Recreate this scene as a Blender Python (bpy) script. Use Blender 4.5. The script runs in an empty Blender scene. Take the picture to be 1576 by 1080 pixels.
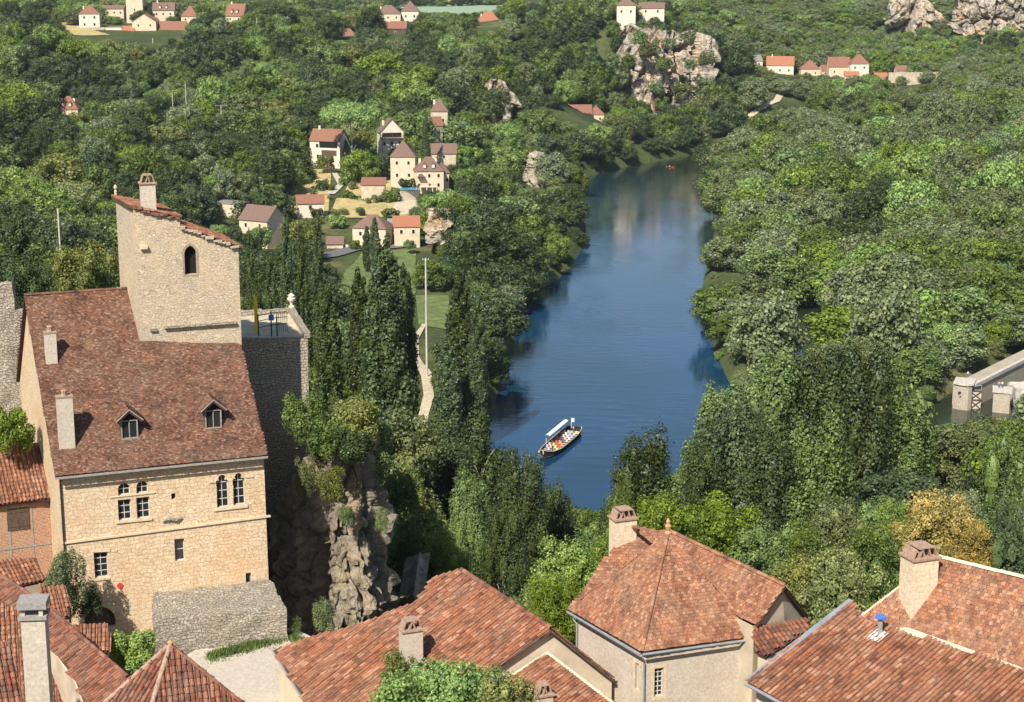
import bpy, bmesh, math, random
import numpy as np
from mathutils import Vector, Matrix
from mathutils.geometry import tessellate_polygon
random.seed(7); RS = np.random.RandomState(11)
SC = bpy.context.scene
COL = SC.collection
# ---------------------------------------------------------------- camera, sky, sun, exposure
F = 2700.0; PITCH = math.radians(13); H = 110.0
cam = bpy.data.cameras.new('camera'); camo = bpy.data.objects.new('camera', cam); COL.objects.link(camo)
camo.location = (0, 0, H); camo.rotation_euler = (math.radians(90) - PITCH, 0, 0)
cam.sensor_width = 36; cam.lens = 36 * F / 1576; cam.clip_start = 1; cam.clip_end = 12000
SC.camera = camo
SUN_AZ = math.radians(-157); SUN_EL = math.radians(44)
sd = Vector((math.sin(SUN_AZ) * math.cos(SUN_EL), math.cos(SUN_AZ) * math.cos(SUN_EL), math.sin(SUN_EL)))
wd = bpy.data.worlds.new('World'); SC.world = wd; wd.use_nodes = True
wn = wd.node_tree; wn.nodes.clear()
sky = wn.nodes.new('ShaderNodeTexSky'); sky.sky_type = 'NISHITA'; sky.sun_disc = False
sky.sun_elevation = SUN_EL; sky.sun_rotation = SUN_AZ; sky.dust_density = 0.6; sky.ozone_density = 1.5
bg = wn.nodes.new('ShaderNodeBackground'); bg.inputs[1].default_value = 0.085
wo = wn.nodes.new('ShaderNodeOutputWorld')
wn.links.new(sky.outputs[0], bg.inputs[0]); wn.links.new(bg.outputs[0], wo.inputs[0])
sl = bpy.data.lights.new('sun', 'SUN'); sl.energy = 5.0; sl.angle = math.radians(0.5); sl.color = (1.0, 0.95, 0.86)
so = bpy.data.objects.new('sun', sl); COL.objects.link(so)
so.rotation_euler = sd.to_track_quat('Z', 'Y').to_euler()
SC.view_settings.view_transform = 'Standard'; SC.view_settings.look = 'None'; SC.view_settings.gamma = 1
SC.view_settings.exposure = 0.55
SC.cycles.max_bounces = 5; SC.cycles.diffuse_bounces = 2; SC.cycles.glossy_bounces = 2
SC.cycles.transmission_bounces = 3; SC.cycles.volume_bounces = 0; SC.cycles.transparent_max_bounces = 4
# ---------------------------------------------------------------- pixel <-> place
cP, sP = math.cos(PITCH), math.sin(PITCH)
def ray(px, py):
    a = (px - 788) / F; b = (540 - py) / F
    return Vector((a, cP + b * sP, -sP + b * cP))
def WZ(px, py, z):
    r = ray(px, py); t = (z - H) / r.z
    return Vector((r.x * t, r.y * t, z))
def WD(px, py, D):
    r = ray(px, py); t = D / r.y
    return Vector((r.x * t, D, H + r.z * t))
def PX(p):
    z = p[2] - H; f = p[1] * cP - z * sP; u = p[1] * sP + z * cP
    return 788 + F * p[0] / f, 540 - F * u / f
O0 = Vector((0, 0, H))
def plane_eave(p1, p2, pitch, flip=False):
    e = (p2 - p1); e.z = 0; e.normalize(); u = Vector((-e.y, e.x, 0))
    if flip: u = -u
    t = math.radians(pitch); v = u * math.cos(t) + Vector((0, 0, math.sin(t)))
    n = e.cross(v); n = n if n.z > 0 else -n
    return p1, n, e
def hit(px, py, pl):
    r = ray(px, py); t = (pl[0] - O0).dot(pl[1]) / r.dot(pl[1])
    return O0 + r * t
# ---------------------------------------------------------------- object helpers
def tag(o, label=None, cat=None, group=None, kind=None):
    if label: o['label'] = label
    if cat: o['category'] = cat
    if group: o['group'] = group
    if kind: o['kind'] = kind
    return o
def empty(name, loc=(0, 0, 0), rz=0, label=None, cat=None, group=None):
    o = bpy.data.objects.new(name, None); COL.objects.link(o); o.empty_display_size = 0.5
    o.location = loc; o.rotation_euler = (0, 0, rz)
    return tag(o, label, cat, group)
def mobj(name, me, parent=None):
    o = bpy.data.objects.new(name, me); COL.objects.link(o)
    if parent is not None:
        o.parent = parent
    return o
def world_child(o, parent):
    """parent keeping world coordinates of a mesh built in world space"""
    o.parent = parent
    o.matrix_parent_inverse = (Matrix.Translation(parent.location) @ parent.rotation_euler.to_matrix().to_4x4()).inverted()
    return o
def up_uv(n):
    n = Vector(n)
    if abs(n.z) > 0.995: return Vector((1, 0, 0)), Vector((0, 1, 0))
    eu = Vector((-n.y, n.x, 0)).normalized(); ev = n.cross(eu).normalized()
    if ev.z < 0: ev = -ev
    return eu, ev
class MB:
    def __init__(s): s.v = []; s.f = []; s.m = []
    def face(s, pts, mi=0):
        b = len(s.v); s.v += [tuple(p) for p in pts]; s.f.append(tuple(range(b, b + len(pts)))); s.m.append(mi)
    def box(s, c, sz, rz=0, mi=0, M=None):
        x, y, z = [k / 2 for k in sz]; R = M or (Matrix.Translation(c) @ Matrix.Rotation(rz, 4, 'Z'))
        P = [R @ Vector(q) for q in ((-x,-y,-z),(x,-y,-z),(x,y,-z),(-x,y,-z),(-x,-y,z),(x,-y,z),(x,y,z),(-x,y,z))]
        for q in ((3,2,1,0),(4,5,6,7),(0,1,5,4),(1,2,6,5),(2,3,7,6),(3,0,4,7)): s.face([P[k] for k in q], mi)
    def prism(s, poly, z0, z1, mi=0):
        """poly ccw (x,y); z1 scalar or list"""
        n = len(poly); Z1 = z1 if isinstance(z1, (list, tuple)) else [z1] * n
        for i in range(n):
            j = (i + 1) % n; a, b = poly[i], poly[j]
            s.face([(a[0],a[1],z0),(b[0],b[1],z0),(b[0],b[1],Z1[j]),(a[0],a[1],Z1[i])], mi)
        s.face([(poly[i][0],poly[i][1],Z1[i]) for i in range(n)], mi)
    def tube(s, pts, rad, n=8, mi=0, cap=True):
        rad = rad if isinstance(rad, (list, tuple)) else [rad] * len(pts)
        pts = [Vector(p) for p in pts]; rings = []
        for i, p in enumerate(pts):
            d = (pts[min(i+1, len(pts)-1)] - pts[max(i-1, 0)]).normalized()
            a = d.orthogonal().normalized() if abs(d.z) < .9 else Vector((1, 0, 0)); a = (a - d * a.dot(d)).normalized(); b = d.cross(a)
            rings.append([p + (a * math.cos(2*math.pi*k/n) + b * math.sin(2*math.pi*k/n)) * rad[i] for k in range(n)])
        for i in range(len(rings)-1):
            for k in range(n):
                s.face([rings[i][k], rings[i][(k+1)%n], rings[i+1][(k+1)%n], rings[i+1][k]], mi)
        if cap: s.face(rings[-1], mi); s.face(rings[0][::-1], mi)
    def lathe(s, c, prof, n=10, mi=0):
        c = Vector(c)
        R = [[c + Vector((r*math.cos(2*math.pi*k/n), r*math.sin(2*math.pi*k/n), z)) for k in range(n)] for r, z in prof]
        for i in range(len(R)-1):
            for k in range(n): s.face([R[i][k], R[i][(k+1)%n], R[i+1][(k+1)%n], R[i+1][k]], mi)
    def mesh(s, name, mats, smooth=False):
        me = bpy.data.meshes.new(name); me.from_pydata(s.v, [], s.f)
        for m in (mats if isinstance(mats, (list, tuple)) else [mats]): me.materials.append(m)
        me.polygons.foreach_set('material_index', s.m)
        uvl = me.uv_layers.new(name='UVMap'); uv = np.zeros(len(me.loops) * 2, 'f')
        for p in me.polygons:
            eu, ev = up_uv(p.normal)
            for li, vi in zip(p.loop_indices, p.vertices):
                co = me.vertices[vi].co; uv[2*li] = co.dot(eu); uv[2*li+1] = co.dot(ev)
        uvl.data.foreach_set('uv', uv)
        if smooth: me.polygons.foreach_set('use_smooth', [True] * len(me.polygons))
        return me
    def build(s, name, mats, parent=None, world=False, smooth=False):
        o = mobj(name, s.mesh(name, mats, smooth))
        if parent is not None:
            if world: world_child(o, parent)
            else: o.parent = parent
        return o
def npmesh(name, V, Fq, mat, smooth=False):
    """fast mesh from arrays; Fq (n,4) or (n,3)"""
    me = bpy.data.meshes.new(name); n = len(Fq); k = Fq.shape[1]
    me.vertices.add(len(V)); me.vertices.foreach_set('co', np.asarray(V, 'f').ravel())
    me.loops.add(n * k); me.loops.foreach_set('vertex_index', Fq.astype('i').ravel())
    me.polygons.add(n); me.polygons.foreach_set('loop_start', np.arange(0, n*k, k, dtype='i'))
    me.polygons.foreach_set('loop_total', np.full(n, k, 'i'))
    if smooth: me.polygons.foreach_set('use_smooth', np.ones(n, bool))
    me.materials.append(mat); me.update(calc_edges=True); me.validate()
    return me
# ---------------------------------------------------------------- materials
class NT:
    def __init__(s, name):
        s.m = bpy.data.materials.new(name); s.m.use_nodes = True; s.t = s.m.node_tree; s.t.nodes.clear()
        s.out = s.t.nodes.new('ShaderNodeOutputMaterial')
    def n(s, typ, ins=None, **kw):
        x = s.t.nodes.new(typ)
        for k, v in kw.items(): setattr(x, k, v)
        for k, v in (ins or {}).items():
            i = x.inputs[k]
            if isinstance(v, bpy.types.NodeSocket): s.t.links.new(v, i)
            else: i.default_value = v
        return x
    def ramp(s, fac, stops, interp='LINEAR'):
        x = s.t.nodes.new('ShaderNodeValToRGB'); x.color_ramp.interpolation = interp
        e = x.color_ramp.elements
        while len(e) < len(stops): e.new(0.5)
        for q, (p, c) in zip(e, stops): q.position = p; q.color = (*c, 1)
        s.t.links.new(fac, x.inputs[0]); return x.outputs[0]
    def mix(s, fac, a, b, bt='MIX'):
        x = s.t.nodes.new('ShaderNodeMix'); x.data_type = 'RGBA'; x.blend_type = bt
        for i, v in ((0, fac), (6, a), (7, b)):
            if isinstance(v, bpy.types.NodeSocket): s.t.links.new(v, x.inputs[i])
            else: x.inputs[i].default_value = v if i == 0 else (*v, 1) if len(v) == 3 else v
        return x.outputs[2]
    def noise(s, vec, scale, detail=4, rough=0.6):
        return s.n('ShaderNodeTexNoise', {'Vector': vec, 'Scale': scale, 'Detail': detail, 'Roughness': rough}).outputs[0]
    def math(s, op, a, b=0.0):
        return s.n('ShaderNodeMath', {0: a, 1: b}, operation=op).outputs[0]
    def principled(s, col, rough=0.85, bump=None, strength=0.5, dist=0.05, spec=0.3, **kw):
        p = s.n('ShaderNodeBsdfPrincipled', {'Roughness': rough, 'Specular IOR Level': spec})
        if isinstance(col, bpy.types.NodeSocket): s.t.links.new(col, p.inputs['Base Color'])
        else: p.inputs['Base Color'].default_value = (*col, 1)
        for k, v in kw.items(): p.inputs[k.replace('_', ' ')].default_value = v
        if bump is not None:
            b = s.n('ShaderNodeBump', {'Height': bump, 'Strength': strength, 'Distance': dist})
            s.t.links.new(b.outputs[0], p.inputs['Normal'])
        s.t.links.new(p.outputs[0], s.out.inputs[0]); return s.m
def simple(name, col, rough=0.7, var=0.25, scale=3, **kw):
    t = NT(name); g = t.n('ShaderNodeNewGeometry').outputs['Position']
    nz = t.noise(g, scale, 5)
    c = t.ramp(nz, [(0.3, tuple(k*(1-var) for k in col)), (0.7, tuple(min(1, k*(1+var)) for k in col))])
    return t.principled(c, rough, **kw)
def stone(name, ca, cb, stain, mortar, row=0.28, wid=0.5, msize=0.03, distort=0.12, plaster=0.0, bump=0.6, orange=(0.5,0.24,0.1), ofac=0.3, msmooth=0.3):
    t = NT(name); uv = t.n('ShaderNodeTexCoord').outputs['UV']; pos = t.n('ShaderNodeNewGeometry').outputs['Position']
    nc = t.n('ShaderNodeTexNoise', {'Vector': uv, 'Scale': 1.6, 'Detail': 3}).outputs['Color']
    off = t.n('ShaderNodeVectorMath', {0: nc, 1: (0.5, 0.5, 0.5)}, operation='SUBTRACT').outputs[0]
    off = t.n('ShaderNodeVectorMath', {0: off, 'Scale': distort * 4}, operation='SCALE').outputs[0]
    v = t.n('ShaderNodeVectorMath', {0: uv, 1: off}, operation='ADD').outputs[0]
    br = t.n('ShaderNodeTexBrick', {'Vector': v, 'Color1': (*ca, 1), 'Color2': (*cb, 1), 'Mortar': (*mortar, 1), 'Scale': 1.0,
             'Mortar Size': msize, 'Mortar Smooth': msmooth, 'Brick Width': wid, 'Row Height': row, 'Bias': 0.0}, offset=0.5, squash=0.7, squash_frequency=3)
    big = t.noise(pos, 0.28, 5, 0.65); fine = t.noise(pos, 7, 6, 0.7); mid = t.noise(pos, 1.1, 5, 0.7)
    c = br.outputs[0]
    if plaster > 0:
        pm = t.ramp(mid, [(0.5 - 0.25*plaster, (1,1,1)), (0.62 - 0.12*plaster, (0,0,0))])
        c = t.mix(pm, c, tuple((a+b)/2 for a, b in zip(ca, cb)))
    om = t.ramp(t.noise(pos, 0.45, 4), [(0.5, (0,0,0)), (0.68, (1,1,1))])
    c = t.mix(t.math('MULTIPLY', om, ofac), c, orange)
    sm = t.ramp(big, [(0.5, (0,0,0)), (0.72, (1,1,1))])
    c = t.mix(t.math('MULTIPLY', sm, 0.6), c, stain)
    c = t.mix(1.0, c, t.ramp(fine, [(0.25, (0.66,0.66,0.66)), (0.75, (1.25,1.25,1.25))]), 'MULTIPLY')
    hgt = t.math('ADD', t.math('MULTIPLY', br.outputs[1], -1.0), t.math('MULTIPLY', fine, 0.7))
    return t.principled(c, 0.92, bump=hgt, strength=bump, dist=0.05, spec=0.15)
def tilemat(name, cols, lichen, lf=0.35):
    t = NT(name); g = t.n('ShaderNodeNewGeometry'); isl = g.outputs['Random Per Island']; pos = g.outputs['Position']
    n = len(cols); c = t.ramp(isl, [(k / n, q) for k, q in enumerate(cols)], 'CONSTANT')
    big = t.noise(pos, 0.5, 5, 0.7)
    c = t.mix(t.math('MULTIPLY', t.ramp(big, [(0.42, (0,0,0)), (0.7, (1,1,1))]), lf), c, lichen)
    fn = t.noise(pos, 9, 5, 0.75)
    c = t.mix(t.ramp(fn, [(0.58, (0,0,0)), (0.72, (.55,.55,.55))]), c, lichen)
    c = t.mix(1.0, c, t.ramp(t.noise(pos, 14, 3), [(0.3, (0.7,0.7,0.7)), (0.7, (1.2,1.2,1.2))]), 'MULTIPLY')
    c = t.mix(1.0, c, t.ramp(t.noise(pos, 0.8, 5, .75), [(0.34, (0.68,0.66,0.65)), (0.5, (1.05,1.05,1.05)), (0.7, (1.25,1.2,1.12))]), 'MULTIPLY')
    return t.principled(c, 0.9, bump=fn, strength=0.3, dist=0.02, spec=0.15)
def farroof(name, col, dark):
    t = NT(name); tc = t.n('ShaderNodeTexCoord').outputs['UV']; pos = t.n('ShaderNodeNewGeometry').outputs['Position']
    br = t.n('ShaderNodeTexBrick', {'Vector': tc, 'Color1': (*col, 1), 'Color2': (*[k*0.75 for k in col], 1), 'Mortar': (*dark, 1), 'Scale': 1.0,
             'Mortar Size': 0.05, 'Brick Width': 0.3, 'Row Height': 0.4})
    c = t.mix(t.ramp(t.noise(pos, 0.6, 5, .7), [(0.4, (0,0,0)), (0.7, (.6,.6,.6))]), br.outputs[0], dark)
    return t.principled(c, 0.9, bump=br.outputs[1], strength=0.4)
def leafmat(name, col, var=0.5, trans=0.3, gloss=0.0):
    t = NT(name); g = t.n('ShaderNodeNewGeometry'); isl = g.outputs['Random Per Island']
    oi = t.n('ShaderNodeObjectInfo').outputs['Random']
    c = t.ramp(isl, [(0, tuple(k*(1-var*0.8) for k in col)), (0.6, col), (1, (col[0]*(1+var*1.2), col[1]*(1+var), col[2]*(1+var*0.8)))])
    big = t.noise(g.outputs['Position'], 0.22, 3)
    c = t.mix(1.0, c, t.ramp(big, [(0.3, (0.72,0.8,0.85)), (0.7, (1.35,1.22,0.9))]), 'MULTIPLY')
    hs = t.n('ShaderNodeHueSaturation', {'Hue': t.math('ADD', t.math('MULTIPLY', oi, 0.024), 0.484), 'Saturation': t.math('ADD', t.math('MULTIPLY', oi, -0.25), 1.05),
            'Value': t.math('ADD', t.math('MULTIPLY', oi, 0.55), 0.72), 'Color': c}).outputs[0]
    d = t.n('ShaderNodeBsdfDiffuse', {'Color': hs}); tr = t.n('ShaderNodeBsdfTranslucent', {'Color': hs})
    m = t.n('ShaderNodeMixShader', {0: trans, 1: d.outputs[0], 2: tr.outputs[0]})
    gl = t.n('ShaderNodeBsdfGlossy', {'Color': (0.9, 0.95, 1, 1), 'Roughness': 0.42})
    m2 = t.n('ShaderNodeMixShader', {0: 0.02, 1: m.outputs[0], 2: gl.outputs[0]})
    t.t.links.new(m2.outputs[0], t.out.inputs[0]); return t.m
M = {}
M['facade'] = stone('golden_limestone', (0.70,0.54,0.355), (0.60,0.435,0.265), (0.70,0.58,0.41), (0.42,0.29,0.18), row=0.27, wid=0.47, msize=0.013, distort=.17, ofac=0.5, orange=(0.64,0.37,0.19))
M['tower'] = stone('pale_limestone', (0.62,0.50,0.35), (0.50,0.40,0.28), (0.38,0.335,0.28), (0.36,0.28,0.2), row=0.17, wid=0.32, msize=0.02, distort=.22, ofac=0.45, orange=(0.66,0.48,0.30), plaster=1.0)
M['render_wall'] = stone('lime_render', (0.56,0.48,0.385), (0.52,0.44,0.35), (0.45,0.37,0.29), (0.48,0.4,0.31), row=0.3, wid=0.5, msize=0.01, plaster=1.2, bump=0.25, ofac=0.3, orange=(0.55,0.42,0.3))
M['rubble'] = stone('grey_rubble', (0.46,0.40,0.31), (0.34,0.295,0.23), (0.22,0.20,0.165), (0.19,0.16,0.12), row=0.21, wid=0.36, msize=0.03, distort=0.16, bump=1.0, ofac=0.25, orange=(0.5,0.38,0.22))
M['brick'] = stone('orange_brick', (0.50,0.21,0.10), (0.36,0.14,0.07), (0.5,0.33,0.21), (0.50,0.38,0.27), row=0.1, wid=0.28, msize=0.02, distort=0.02, ofac=0.1)
M['chimney'] = stone('cream_render', (0.76,0.62,0.43), (0.72,0.58,0.40), (0.6,0.48,0.34), (0.5,0.38,0.26), row=0.3, wid=0.5, msize=0.01, plaster=1.3, bump=0.2, ofac=0.15)
M['trim'] = simple('dressed_stone', (0.6,0.47,0.31), 0.85, 0.2, 5)
M['far_cream'] = simple('far_cream_wall', (0.62,0.49,0.34), 0.9, 0.15, 0.6)
M['far_white'] = simple('far_white_wall', (0.68,0.58,0.45), 0.9, 0.14, 0.6)
M['far_stone'] = simple('far_stone_wall', (0.52,0.42,0.30), 0.9, 0.25, 0.6)
M['tile_brown'] = tilemat('brown_flat_tiles', [(0.139,0.067,0.044),(0.176,0.081,0.049),(0.206,0.095,0.058),(0.092,0.050,0.035),(0.155,0.081,0.053),(0.252,0.149,0.101),(0.126,0.059,0.039),(0.185,0.086,0.053)], (0.193,0.153,0.110), 0.35)
M['tile_red'] = tilemat('red_canal_tiles', [(0.284,0.110,0.058),(0.335,0.132,0.069),(0.232,0.088,0.050),(0.310,0.136,0.076),(0.172,0.075,0.047),(0.404,0.211,0.133),(0.275,0.110,0.060)], (0.258,0.167,0.112), 0.5)
M['tile_orange'] = tilemat('orange_flat_tiles', [(0.301,0.125,0.066),(0.353,0.155,0.084),(0.258,0.103,0.057),(0.301,0.146,0.084),(0.396,0.211,0.126),(0.206,0.095,0.059)], (0.275,0.181,0.122), 0.5)
M['tile_dark'] = tilemat('dark_canal_tiles', [(0.180,0.067,0.043),(0.252,0.090,0.052),(0.135,0.062,0.043),(0.288,0.123,0.076),(0.198,0.095,0.067)], (0.252,0.199,0.142), 0.35)
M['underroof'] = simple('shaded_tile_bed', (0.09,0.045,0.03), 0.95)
M['far_terracotta'] = farroof('far_terracotta_roof', (0.34,0.15,0.09), (0.2,0.10,0.07))
M['far_orange'] = farroof('far_orange_roof', (0.48,0.18,0.085), (0.3,0.13,0.08))
M['far_brown'] = farroof('far_brown_roof', (0.25,0.145,0.105), (0.15,0.10,0.08))
M['far_greyroof'] = farroof('far_grey_roof', (0.33,0.30,0.27), (0.2,0.18,0.16))
M['wood'] = simple('weathered_wood', (0.10,0.065,0.045), 0.8, 0.4, 8)
M['greywood'] = simple('grey_wood', (0.30,0.27,0.24), 0.8, 0.3, 8)
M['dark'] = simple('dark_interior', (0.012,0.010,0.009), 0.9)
M['glass'] = NT('window_glass').principled((0.02,0.022,0.026), 0.08, spec=0.6)
M['whiteframe'] = simple('pale_window_frame', (0.55,0.52,0.47), 0.6, 0.1)
M['zinc'] = simple('zinc_gutter', (0.42,0.43,0.44), 0.45, 0.15, 2, Metallic=0.5)
M['metal_dark'] = simple('black_iron', (0.03,0.03,0.035), 0.5)
M['yellow'] = simple('yellow_paint', (0.85,0.62,0.03), 0.5, 0.05)
M['blue'] = simple('blue_paint', (0.05,0.16,0.6), 0.4, 0.05)
M['white'] = simple('white_paint', (0.8,0.8,0.78), 0.5, 0.05)
M['red'] = simple('red_paint', (0.6,0.05,0.04), 0.5, 0.1)
M['concrete'] = simple('concrete', (0.5,0.45,0.38), 0.9, 0.25, 1.5)
M['bark'] = simple('bark', (0.12,0.09,0.065), 0.95, 0.4, 4)
M['palebark'] = simple('pale_bark', (0.42,0.38,0.32), 0.9, 0.3, 4)
M['gravel'] = simple('pale_gravel', (0.47,0.41,0.33), 0.95, 0.18, 5)
M['dirt'] = simple('pale_dirt', (0.5,0.42,0.29), 0.95, 0.25, 1.0)
M['asphalt'] = simple('road_asphalt', (0.14,0.135,0.13), 0.9, 0.2, 1)
M['field'] = simple('green_field', (0.17,0.25,0.07), 0.95, 0.15, 0.05)
M['fieldblue'] = simple('pale_crop', (0.26,0.34,0.21), 0.95, 0.1, 0.05)
M['fieldtan'] = simple('ripe_crop', (0.55,0.38,0.19), 0.95, 0.1, 0.05)
M['drygrass'] = simple('dry_grass', (0.42,0.33,0.14), 0.95, 0.3, 0.4)
M['lawn'] = simple('bank_grass', (0.125,0.165,0.05), 0.95, 0.35, 0.4)
M['earth'] = simple('orange_earth', (0.5,0.28,0.13), 0.95, 0.2, 0.3)
M['gold'] = simple('clay_finial', (0.45,0.27,0.12), 0.7, 0.2)
# rock
t = NT('limestone_cliff'); pos = t.n('ShaderNodeNewGeometry').outputs['Position']
mp = t.n('ShaderNodeMapping', {'Vector': pos, 'Scale': (1, 1, 0.35)}).outputs[0]
a = t.noise(mp, 0.35, 8, 0.7); b = t.noise(pos, 1.6, 8, 0.75)
c = t.ramp(a, [(0.3, (0.15,0.13,0.10)), (0.43, (0.32,0.27,0.20)), (0.54, (0.48,0.40,0.29)), (0.64, (0.54,0.37,0.21)), (0.75, (0.36,0.32,0.26))])
c = t.mix(1.0, c, t.ramp(b, [(0.35, (0.45,0.44,0.42)), (0.55, (1,1,1)), (0.7, (1.25,1.2,1.1))]), 'MULTIPLY')
M['rock'] = t.principled(c, 0.95, bump=t.math('ADD', b, a), strength=1.0, dist=0.5, spec=0.1)
t = NT('far_limestone_cliff'); pos = t.n('ShaderNodeNewGeometry').outputs['Position']
mp = t.n('ShaderNodeMapping', {'Vector': pos, 'Scale': (1, 1, 0.45)}).outputs[0]
a = t.noise(mp, 0.09, 7, 0.7); b = t.noise(pos, 0.35, 8, 0.7)
c = t.ramp(a, [(0.3, (0.22,0.20,0.17)), (0.45, (0.45,0.39,0.31)), (0.54, (0.55,0.46,0.34)), (0.62, (0.6,0.36,0.17)), (0.72, (0.5,0.44,0.36))])
c = t.mix(1.0, c, t.ramp(b, [(0.38, (0.4,0.4,0.4)), (0.55, (1,1,1)), (0.7, (1.2,1.2,1.1))]), 'MULTIPLY')
M['farrock'] = t.principled(c, 0.95, bump=b, strength=1.0, dist=2.0, spec=0.1)
# water
t = NT('river_water'); pos = t.n('ShaderNodeNewGeometry').outputs['Position']
mp = t.n('ShaderNodeMapping', {'Vector': pos, 'Scale': (0.35, 1.0, 1.0), 'Rotation': (0, 0, 0.25)}).outputs[0]
w1 = t.noise(mp, 0.45, 5, 0.55); w2 = t.noise(mp, 1.6, 3, 0.5)
patch_ = t.ramp(t.noise(t.n('ShaderNodeMapping', {'Vector': pos, 'Scale': (1.6, 0.55, 1)}).outputs[0], 0.02, 3), [(0.4, (0.25,)*3), (0.62, (1,)*3)])
hh = t.math('MULTIPLY', t.math('ADD', w1, t.math('MULTIPLY', w2, 0.35)), patch_)
# ripple train off the tour boat
geo_w = WZ(905, 668, 0)
dist = t.n('ShaderNodeVectorMath', {0: pos, 1: tuple(geo_w)}, operation='DISTANCE').outputs['Value']
rip = t.math('MULTIPLY', t.math('SINE', t.math('MULTIPLY', dist, 1.1)), t.n('ShaderNodeMapRange', {0: dist, 1: 4.0, 2: 60.0, 3: 0.07, 4: 0.0}).outputs[0])
hh = t.math('ADD', hh, rip)
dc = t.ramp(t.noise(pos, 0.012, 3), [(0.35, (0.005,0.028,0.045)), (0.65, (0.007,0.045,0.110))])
arm = t.n('ShaderNodeMapRange', {0: t.n('ShaderNodeSeparateXYZ', {0: pos}).outputs[0], 1: 62.0, 2: 84.0, 3: 0.0, 4: 1.0}).outputs[0]   # dark shade reflection painted into the water colour of the lock arm
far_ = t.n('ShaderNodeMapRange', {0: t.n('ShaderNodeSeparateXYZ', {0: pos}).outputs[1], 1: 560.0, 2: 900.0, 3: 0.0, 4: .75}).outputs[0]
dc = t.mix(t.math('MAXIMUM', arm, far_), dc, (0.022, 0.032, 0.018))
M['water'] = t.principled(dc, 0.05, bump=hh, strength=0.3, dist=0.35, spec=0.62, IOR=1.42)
# ground
t = NT('valley_ground'); pos = t.n('ShaderNodeNewGeometry').outputs['Position']
a = t.noise(pos, 0.03, 6, 0.65); b = t.noise(pos, 0.6, 6, 0.7)
c = t.ramp(a, [(0.35, (0.05,0.07,0.028)), (0.55, (0.08,0.10,0.036)), (0.7, (0.19,0.17,0.08))])
c = t.mix(1.0, c, t.ramp(b, [(0.3, (0.55,0.55,0.55)), (0.7, (1.3,1.25,1.2))]), 'MULTIPLY')
M['ground'] = t.principled(c, 0.97, bump=b, strength=0.6, dist=0.4, spec=0.1)
HUES = {'dark': (0.064,0.102,0.030), 'mid': (0.130,0.200,0.040), 'bright': (0.185,0.290,0.042), 'grey': (0.165,0.208,0.085),
        'olive': (0.195,0.225,0.055), 'yellow': (0.34,0.25,0.03), 'poplar': (0.074,0.112,0.034)}
for k, v in HUES.items(): M['leaf_' + k] = leafmat('leaves_' + k, v)
# ---------------------------------------------------------------- terrain
RIV = [(300,790),(560,725),(640,703),(690,690),(735,672),(758,655),(765,610),(780,570),(792,540),(802,480),(832,450),(868,425),(895,390),(904,365),(902,330),
       (893,300),(878,283),(900,272),(960,257),(1010,248),(1060,240),(1110,222),(1200,212),(1320,200),(1330,212),(1150,234),(1090,247),(1078,262),(1095,290),
       (1100,320),(1098,350),(1090,390),(1075,440),(1075,480),(1092,530),(1105,560),(1118,590),(1180,625),(1280,642),(1375,642),(1440,625),(1475,600),(1530,580),
       (1700,480),(1760,600),(1545,655),(1450,682),(1370,690),(1280,715),(1190,740),(1110,775),(1020,850),(900,865),(830,855),(740,845),(640,835),(400,860),(250,870)]
RIV = np.array([WZ(x, y, 0)[:2] for x, y in RIV])
CRK = np.array([WZ(x, y, 0)[:2] for x, y in [(1195,578),(1262,570),(1285,525),(1268,475),(1243,462),(1226,480),(1214,530)]])
def sdist(P, poly):
    """signed distance, + outside"""
    d = np.full(len(P), 1e9); ins = np.zeros(len(P), bool); n = len(poly)
    for i in range(n):
        a = poly[i]; b = poly[(i + 1) % n]; ab = b - a
        tt = np.clip(((P - a) @ ab) / (ab @ ab), 0, 1)
        d = np.minimum(d, np.hypot(*(P - a - tt[:, None] * ab).T))
        cond = ((a[1] > P[:, 1]) != (b[1] > P[:, 1]))
        with np.errstate(divide='ignore', invalid='ignore'):
            xi = (b[0] - a[0]) * (P[:, 1] - a[1]) / (b[1] - a[1]) + a[0]
        ins ^= cond & (P[:, 0] < xi)
    return np.where(ins, -d, d)
CP = [(0,-20,101),(-60,-20,101),(60,-20,101),(0,30,88),(-45,35,84),(45,35,84),(-30,60,72),(-70,80,74),(70,70,70),(-22,84,63.5),(-45,88,70),(0,85,62.5),(-12,100,64),(-28,104,64.5),
      (30,70,70),(-40,120,72),(-55,125,74),(-27,128,66),(-14,118,58),(-8,128,48),(-20,150,52),(-5,112,58),(15,105,58),(35,95,62),(60,110,55),(-11,160,49),(-9,175,46),(20,140,40),(50,140,38),(90,140,36),
      (0,200,22),(40,200,16),(90,200,14),(-60,160,66),(-100,160,66),(-60,215,54),(-110,220,56),(-35,200,46),(-18,215,42),(-18,250,34),(-40,260,36),(-90,300,24),(-30,320,16),(-150,300,30),
      (20,255,3),(70,250,4),(120,250,6),(-20,300,12),(-12,345,8),(-60,350,14),(-70,420,9),(-140,450,13),(-30,400,7),(-16,420,7),(-250,500,30),
      (40,-60,102),(-150,60,90),(150,60,80),(160,200,30),(200,300,6),(-300,200,70),
      (0,3000,90),(-900,3000,120),(900,3000,260),(0,5000,200),(1500,4000,320),(-1500,4000,260)]
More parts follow.
